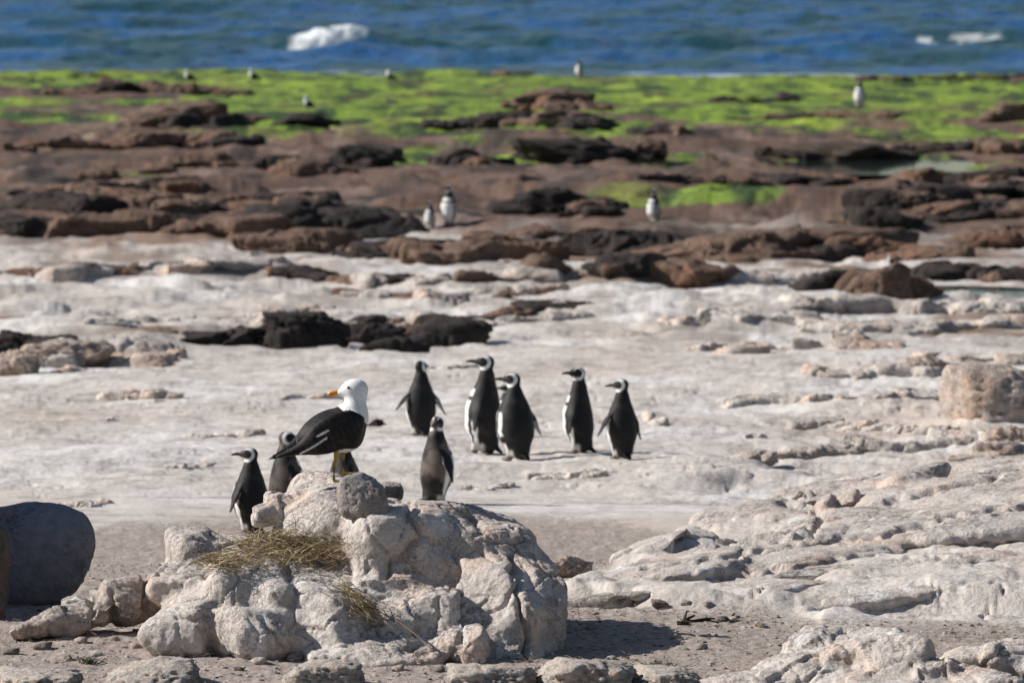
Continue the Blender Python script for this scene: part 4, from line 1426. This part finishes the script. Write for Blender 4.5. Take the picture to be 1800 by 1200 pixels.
def penguin(px, py, hpx, yaw, head_yaw, label, neck=1.0, flip_l=20, flip_r=20, head_pitch=0, h=0.0075, brown=0.0, fat=1.0, lean=0.0, stride=0.0, D=None, flip_fwd=(0, 0), group='penguins of the near party'):
    """yaw: way the breast faces (0 = right, 90 = away). head_yaw likewise, absolute."""
    if D is None:
        g = G(px, py)
    else:
        x = R(px, py, D)[0]; g = np.array([x, D, float(terrain_z(np.array([x]), np.array([D]))[0])])
    H = hpx * g[1] / F
    S = H / 0.62
    h = h if hpx > 100 else 0.012
    lo = np.array([-0.20, -0.22, -0.01], np.float32); hi = np.array([0.20, 0.22, 0.66 + 0.06 * neck], np.float32)
    n = ((hi - lo) / h).astype(int) + 1
    P = np.stack(np.meshgrid(*[np.arange(n[i], dtype=np.float32) * h + lo[i] for i in range(3)], indexing='ij'), -1)
    hz = 0.545 + 0.035 * (neck - 1) * 2
    nk = hz - 0.545
    L = lambda x, y, z: (x + lean * (z - 0.05), y, z)
    spine = [((-0.035, 0, 0.085), 0.072), ((0.0, 0, 0.20), 0.108 * fat), ((0.008, 0, 0.30), 0.102 * fat), ((0.0, 0, 0.382 + nk * .3), 0.072 * fat), ((-0.006, 0, 0.455 + nk * .7), 0.043), ((0.0, 0, 0.535 + nk), 0.037)]
    f = None
    for (a, ra), (b_, rb) in zip(spine[:-1], spine[1:]):
        d = rcone(P * np.array([1.0, 0.97, 1.0], np.float32), L(*a), L(*b_), ra, rb)
        f = d if f is None else smin(f, d, 0.045)
    HR = rotm(head_yaw - yaw, -head_pitch)
    hc = np.array(L(0.004, 0, hz + 0.008), np.float32)
    hd = lambda x, y, z: hc + HR @ np.array([x, y, z], np.float32)
    f = smin(f, ellip(P, hc, (0.054, 0.042, 0.044), HR), 0.02)
    f = smin(f, rcone(P, hd(0.03, 0, -0.004), hd(0.070, 0, -0.008), 0.030, 0.013), 0.02)
    # tail
    f = smin(f, ellip(P, (-0.105, 0, 0.045), (0.060, 0.030, 0.011), rotm(0, -35)), 0.02)
    # feet
    for s, st in ((1, stride), (-1, -stride)):
        f = smin(f, rcone(P, (-0.005 + st * 0.5, s * 0.048, 0.09), (0.0 + st, s * 0.05, 0.03), 0.036, 0.022), 0.02)
        f = smin(f, ellip(P, (0.03 + st, s * 0.053, 0.012), (0.052, 0.030, 0.013)), 0.01)
    # flippers
    flip = None
    for s, an, fw in ((1, flip_l, flip_fwd[0]), (-1, flip_r, flip_fwd[1])):
        a = math.radians(an)
        sh = np.array(L(-0.005, s * 0.078 * fat, 0.365 + nk * .3), np.float32)
        dirn = np.array([math.sin(math.radians(fw)), s * math.sin(a), -math.cos(a)], np.float32)
        dirn /= np.linalg.norm(dirn)
        el = sh + dirn * 0.095; tip = sh + dirn * 0.225 + np.array([-0.02, -s * 0.012, 0], np.float32)
        nrm = np.array([0.15, s * math.cos(a), math.sin(a)], np.float32); nrm /= np.linalg.norm(nrm)
        # squash the distance across the blade
        def blade(p0, p1, r0, r1):
            q = P - p0
            q = q + (q @ nrm)[..., None] * nrm * 1.6
            ba = (p1 - p0)
            t = np.clip((q @ ba) / float(ba @ ba), 0, 1)
            return (np.sqrt(((q - t[..., None] * ba) ** 2).sum(-1)) - (r0 + t * (r1 - r0))) * 0.5
        d = smin(blade(sh, el, 0.028, 0.038), blade(el, tip, 0.038, 0.016), 0.02)
        flip = d if flip is None else np.minimum(flip, d)
    fb = f
    f = smin(f, flip, 0.010)
    v, q = surface_nets(f, lo, h)
    v = smooth_verts(v, q, 2, 0.5)
    # ---- plumage
    x, y, z = v[:, 0] - lean * (v[:, 2] - 0.05), v[:, 1], v[:, 2]
    ijk = np.clip(np.round((v - lo) / h).astype(int), 0, n - 1)
    isflip = (flip < fb + 0.007)[tuple(ijk.T)]
    ang = np.degrees(np.abs(np.arctan2(y, x + 0.012)))
    jit = 5 * perlin3(v * 25, 3)
    W = np.array([0.74, 0.73, 0.71]); K = np.array([0.011, 0.0105, 0.011]); GB = np.array([0.033, 0.027, 0.024])
    back = mixc(np.tile(K, (len(v), 1)), GB, ss(-0.1, 0.5, fbm3(v * 9, 3, 5)) * 0.8)
    if brown:
        back = mixc(back, (0.13, 0.10, 0.085), brown * ss(-0.3, 0.3, fbm3(v * 7, 3, 6)))  # moult brown, plus the back's sunlit gloss put into the colour
    c = np.tile(W, (len(v), 1))
    zz = z - nk * 0.3
    c = mixc(c, K, ss(58, 63, ang + jit) * ss(79, 74, ang + jit) * ss(0.06, 0.09, z) * ss(0.40, 0.37, zz))          # flank line
    c = mixc(c, K, ss(0.335, 0.345, zz) * ss(0.372, 0.362, zz) * ss(70, 65, ang))                                      # breast band
    c = mixc(c, back, ss(92, 98, ang + jit))                                                                        # back
    c = mixc(c, back, ss(0.325, 0.34, zz) * ss(56, 62, ang))                                                        # shoulder
    c = mixc(c, back, ss(0.405, 0.42, zz + 0.02 * (ang > 60)))                                                      # collar and neck
    c = mixc(c, back, ss(0.075, 0.055, z) * ss(70, 85, ang))
    vent = ss(0.085, 0.06, z + 0.012 * perlin3(v * 40, 9)) * ss(135, 110, ang)
    c = mixc(c, (0.5, 0.47, 0.44), vent)
    feet = (z < 0.035) & (x > -0.03) & ~isflip
    c[feet] = np.array([0.13, 0.11, 0.105])
    # head, in its own frame
    hl = (v - hc) @ HR
    rr_ = np.hypot(hl[:, 0] - 0.022, (hl[:, 2] + 0.002) * 1.05)
    inh = ss(-0.062, -0.050, hl[:, 2]) * ss(0.075, 0.065, np.linalg.norm(hl, axis=1))
    ring = ss(0.031, 0.035, rr_) * ss(0.058, 0.053, rr_) * ss(0.010, 0.016, np.abs(hl[:, 1]) + 0.02 * (hl[:, 2] < -0.015)) * ss(0.052, 0.042, hl[:, 0])
    c = mixc(c, back, inh)
    c = mixc(c, W, ring * ss(-0.066, -0.055, hl[:, 2]))
    c[isflip] = K * 1.3
    inner = isflip & ((vnormals(v, q)[:, 1] * np.sign(y)) < -0.35)
    c[inner] = np.array([0.45, 0.44, 0.43])
    root = obj('penguin', None, loc=(g[0], g[1], g[2] - 0.006), rot=(0, 0, math.radians(yaw)), label=label, cat='penguin', group=group)
    root.scale = (S, S, S)
    obj('body', mesh_np('body', v, q, c), M_FEATH, root)
    bk = [hd(0.064, 0, -0.007), hd(0.085, 0, -0.007), hd(0.105, 0, -0.010), hd(0.122, 0, -0.014), hd(0.130, 0, -0.021)]
    obj('beak', loft('beak', bk, [0.0135, 0.0115, 0.009, 0.007, 0.002], (0.02, 0.02, 0.02), 0.7), M_BEAK, root)
    if hpx > 100:
        ev, ef = icosphere(2)
        for s in (1, -1):
            obj('eye', mesh_np('eye', ev * 0.0055 + hd(0.034, s * 0.0335, 0.010), ef), M_EYE, root)
    return root


NEAR = 'penguins of the near party'
penguin(740, 766, 137, 105, 60, 'penguin seen from behind at the left of the standing row, both flippers held out', flip_l=42, flip_r=32, neck=1.2)
penguin(848, 797, 171, 149, 176, 'tall penguin with stretched neck and beak pointing left, second in the row', flip_l=24, flip_r=10, neck=1.6, head_pitch=8, lean=-0.06, stride=0.03)
penguin(909, 808, 161, 122, 176, 'stout penguin looking left with white cheek ring, in the middle of the row', flip_l=8, flip_r=30, neck=1.0, fat=1.08, head_pitch=6, lean=0.10, stride=0.02)
penguin(890, 768, 100, 200, 200, 'pale breasted penguin mostly hidden behind the stout one', flip_l=10, flip_r=10)
penguin(1017, 796, 153, 146, 205, 'slim penguin with a white throat stripe, second from the right in the row', flip_l=22, flip_r=10, neck=1.4, fat=0.92, head_pitch=6)
penguin(1093, 806, 147, 112, 165, 'penguin at the right end of the row with white band over its head', flip_l=36, flip_r=18, neck=1.1, fat=0.95)
penguin(768, 888, 163, 42, 255, 'brownish moulting penguin, back gloss painted on, nearest the middle looking back over its shoulder', flip_l=10, flip_r=30, brown=1.0, neck=1.0, fat=0.95, D=33.0)
penguin(441, 945, 160, 128, 178, 'penguin at far left behind the nest rock, beak pointing left', flip_l=30, flip_r=12, neck=1.0, head_pitch=4, D=30.0)
penguin(503, 915, 162, 40, 10, 'penguin with sunlit gloss painted grey on its back, behind the tail of the gull, head turned right', flip_l=8, flip_r=22, brown=0.6, neck=1.1, D=31.5)
penguin(605, 905, 150, 50, 30, 'penguin almost hidden behind the legs of the gull', flip_l=8, flip_r=14, brown=0.6, D=31.8)
FAR = 'distant penguins on the tidal platform'
penguin(756, 402, 51, 215, 200, 'smaller of the two distant white breasted penguins standing together', group=FAR, flip_l=8, flip_r=8)
penguin(789, 396, 73, 240, 220, 'taller of the two distant white breasted penguins standing together', group=FAR, flip_l=8, flip_r=8, neck=1.2)
penguin(1149, 391, 62, 215, 200, 'lone distant penguin beside the green pool', group=FAR, flip_l=8, flip_r=8)
penguin(1511, 189, 52, 250, 230, 'lone white breasted penguin standing on the bright green algae', group=FAR, flip_l=12, flip_r=12, neck=1.3)
penguin(1018, 137, 34, 215, 200, 'tiny pale penguin at the edge of the sea', group=FAR, flip_l=8, flip_r=8, neck=1.2)


def gull(base, hpx, D, yaw, head_yaw, label, h=0.005, group=None, legs=True):
    """kelp gull; breast towards +x before yaw"""
    S = hpx * D / F / 0.425
    lo = np.array([-0.30, -0.14, 0.03], np.float32); hi = np.array([0.24, 0.14, 0.45], np.float32)
    n = ((hi - lo) / h).astype(int) + 1
    P = np.stack(np.meshgrid(*[np.arange(n[i], dtype=np.float32) * h + lo[i] for i in range(3)], indexing='ij'), -1)
    f = rcone(P, (-0.085, 0, 0.165), (0.055, 0, 0.208), 0.050, 0.088)
    f = smin(f, rcone(P, (0.055, 0, 0.215), (0.100, 0, 0.265), 0.084, 0.056), 0.04)
    f = smin(f, rcone(P, (0.100, 0, 0.265), (0.112, 0, 0.350), 0.052, 0.041), 0.035)
    HR = rotm(head_yaw - yaw, 4)
    hc = np.array((0.108, 0, 0.374), np.float32)
    hd = lambda x, y, z: hc + HR @ np.array([x, y, z], np.float32)
    f = smin(f, ellip(P, hc, (0.054, 0.040, 0.043), HR), 0.02)
    f = smin(f, rcone(P, hd(0.03, 0, -0.004), hd(0.062, 0, -0.010), 0.028, 0.014), 0.018)
    # tail
    f = smin(f, ellip(P, (-0.165, 0, 0.128), (0.085, 0.035, 0.010), rotm(0, -14)), 0.02)
    # folded wings over the flanks
    wing = None
    for s in (1, -1):
        d = ellip(P, (-0.005, s * 0.062, 0.205), (0.135, 0.030, 0.074), rotm(s * 7, -26))
        d = smin(d, rcone(P, (-0.09, s * 0.048, 0.160), (-0.225, s * 0.016, 0.112), 0.026, 0.007), 0.03)
        wing = d if wing is None else np.minimum(wing, d)
    mantle = ellip(P, (-0.02, 0, 0.225), (0.130, 0.070, 0.055), rotm(0, -26))
    fb = f
    f = smin(f, np.minimum(wing, mantle), 0.008)
    v, q = surface_nets(f, lo, h)
    v = smooth_verts(v, q, 2, 0.5)
    x, y, z = v.T
    ijk = np.clip(np.round((v - lo) / h).astype(int), 0, n - 1)
    t = tuple(ijk.T)
    W = np.array([0.80, 0.80, 0.79]); K = np.array([0.009, 0.008, 0.008]); GB = np.array([0.030, 0.025, 0.022])
    c = np.tile(W, (len(v), 1))
    dark = mixc(np.tile(K, (len(v), 1)), GB, 0.8 * ss(-0.1, 0.5, fbm3(v * np.array([18, 18, 30]), 3, 5)))
    al_ = x * 0.90 + z * 0.44; ac_ = z * 0.90 - x * 0.44
    row = np.floor(al_ / 0.026)
    sc2 = np.abs(((ac_ / 0.021 + 0.5 * (row % 2)) % 1.0) - 0.5) * 2
    edge_ = ((al_ / 0.026) % 1.0) + 0.35 * sc2 ** 2
    dark = mixc(dark, (0.055, 0.045, 0.04), 0.4 * ss(0.22, 0.05, np.abs(edge_ - 0.3)) * ss(-0.2, 0.3, fbm3(v * 14, 2, 8)))
    wm = ((np.minimum(wing, mantle) < fb + 0.004)[t]) & (z < 0.30 - (x - 0.06) * 0.55)
    side = (z > 0.136) & (z < 0.285 - (x - 0.05) * 0.55) & (x > -0.12) & (x < 0.150)
    m = wm | (side & (np.abs(y) > 0.02)) | (side & (x < 0.06))
    c[m] = dark[m]
    tips = (x < -0.19) & (np.abs(y) < 0.05) & (z > 0.116 + (x + 0.2) * 0.25)
    c[tips] = K
    # white rear edge of the wing
    ed = np.exp(-((z - (0.178 + (x + 0.06) * 0.62)) / 0.005) ** 2) * (x < -0.045) * (x > -0.15) * (np.abs(y) > 0.03)
    c = mixc(c, W, ss(0.4, 0.7, ed))
    sc_ = np.exp(-(((x + 0.062) / 0.03) ** 2 + ((z - 0.205 - (x + 0.062) * 0.5) / 0.006) ** 2)) * (np.abs(y) > 0.03)
    c = mixc(c, W, ss(0.35, 0.6, sc_))
    root = obj('gull', None, loc=base, rot=(0, 0, math.radians(yaw)), label=label, cat='gull', group=group)
    root.scale = (S, S, S)
    obj('body', mesh_np('body', v, q, c), M_FEATH, root)
    bk = [hd(0.058, 0, -0.010), hd(0.080, 0, -0.009), hd(0.098, 0, -0.011), hd(0.107, 0, -0.0135), hd(0.111, 0, -0.019)]
    oc = np.array([[0.75, 0.36, 0.06], [0.75, 0.33, 0.05], [0.72, 0.22, 0.04], [0.70, 0.30, 0.06], [0.7, 0.36, 0.1]])
    obj('bill', loft('bill', bk, [0.0145, 0.0125, 0.0115, 0.009, 0.003], oc, 0.65), M_BILL, root)
    ev, ef = icosphere(2)
    for s in (1, -1):
        obj('eye', mesh_np('eye', ev * 0.0058 + hd(0.028, s * 0.0335, 0.011), ef), M_EYE, root)
    # primary feather tips crossing beyond the tail
    for i, s in enumerate((1, -1)):
        pts = [(-0.15, s * 0.030, 0.143), (-0.20, s * 0.016, 0.124), (-0.245, s * 0.004, 0.108), (-0.268, -s * 0.002, 0.100)]
        obj('wing_tip', loft('wing_tip', pts, [0.012, 0.011, 0.008, 0.002], [K, K, K, W * 0.8], 0.5), M_FEATH, root)
    for s, dx, dz in ((1, 0.062, 0.025), (-1, 0.0, 0.0)):
        pts = [(0.02 + dx * .6, s * 0.028, 0.155), (0.012 + dx, s * 0.03, 0.085 + dz), (0.006 + dx, s * 0.03, 0.078 + dz), (0.004 + dx, s * 0.03, 0.010 + dz), (0.012 + dx, s * 0.03, 0.004 + dz)]
        leg = obj('leg', loft('leg', pts, [0.016, 0.0072, 0.0085, 0.0062, 0.008], (0.3, 0.25, 0.05), 1.0), M_LEG, root)
        me = bpy.data.meshes.new('webbed_foot')
        z0 = 0.001 + dz
        fx0 = dx
        top = [(0.0 + fx0, s * .03, z0 + .008), (0.045 + fx0, s * .03 - .026, z0 + .003), (0.052 + fx0, s * .03, z0 + .004), (0.045 + fx0, s * .03 + .026, z0 + .003)]
        bot = [(a, b_, z0 - 0.002) for a, b_, _ in top]
        me.from_pydata(top + bot, [], [(0, 1, 2), (0, 2, 3), (0, 4, 5, 1), (1, 5, 6, 2), (2, 6, 7, 3), (3, 7, 4, 0), (4, 6, 5), (4, 7, 6)])
        me.update()
        obj('foot', me, M_LEG, leg)
    return root


# the perched rounded stone beside the gull, its shade put into a darker tone
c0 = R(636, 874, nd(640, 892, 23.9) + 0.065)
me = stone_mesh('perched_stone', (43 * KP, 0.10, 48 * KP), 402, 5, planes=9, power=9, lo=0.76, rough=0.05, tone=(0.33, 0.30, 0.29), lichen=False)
obj('perched_stone', me, M_ROCK, loc=c0, rot=(0.1, 0, 0.2), label='rounded stone with its shade painted grey on the summit beside the gull', cat='stone')
c0 = R(692, 868, 24.12)
me = stone_mesh('summit_stone', (24 * KP, 0.06, 22 * KP), 403, 5, power=5, tone=(0.33, 0.29, 0.27))
obj('summit_stone', me, M_ROCK, loc=c0, label='small speckled stone on the summit right of the rounded one', cat='stone')
gb = rock_top(574, 846)
gull((gb[0], gb[1] + 0.03, R(574, 847, gb[1])[2]), 184, gb[1], 22, 186, 'black backed gull with white head and orange bill standing on the rock', h=0.0045)
for (px, py, hp, yw, lab) in [(335, 149, 27, 200, 'far gull at the left of the shoreline'), (447, 148, 28, 220, 'far gull second from the left on the shoreline'),
                              (688, 147, 24, 160, 'far gull on the shoreline in the middle of the green algae'), (543, 198, 30, 230, 'gull perched on the flat black rock before the algae'),
                              (1040, 131, 16, 250, 'tiny gull beside the pale penguin at the edge of the sea'), (1568, 470, 22, 200, 'small gull among the brown rocks at the right pool')]:
    g = G(px, py)
    gull((g[0], g[1], g[2]), hp, g[1], yw, yw + 10, lab, h=0.012, group='far gulls')

print('scene built; triangles about', sum(len(m.loops) - 2 * len(m.polygons) for m in bpy.data.meshes))
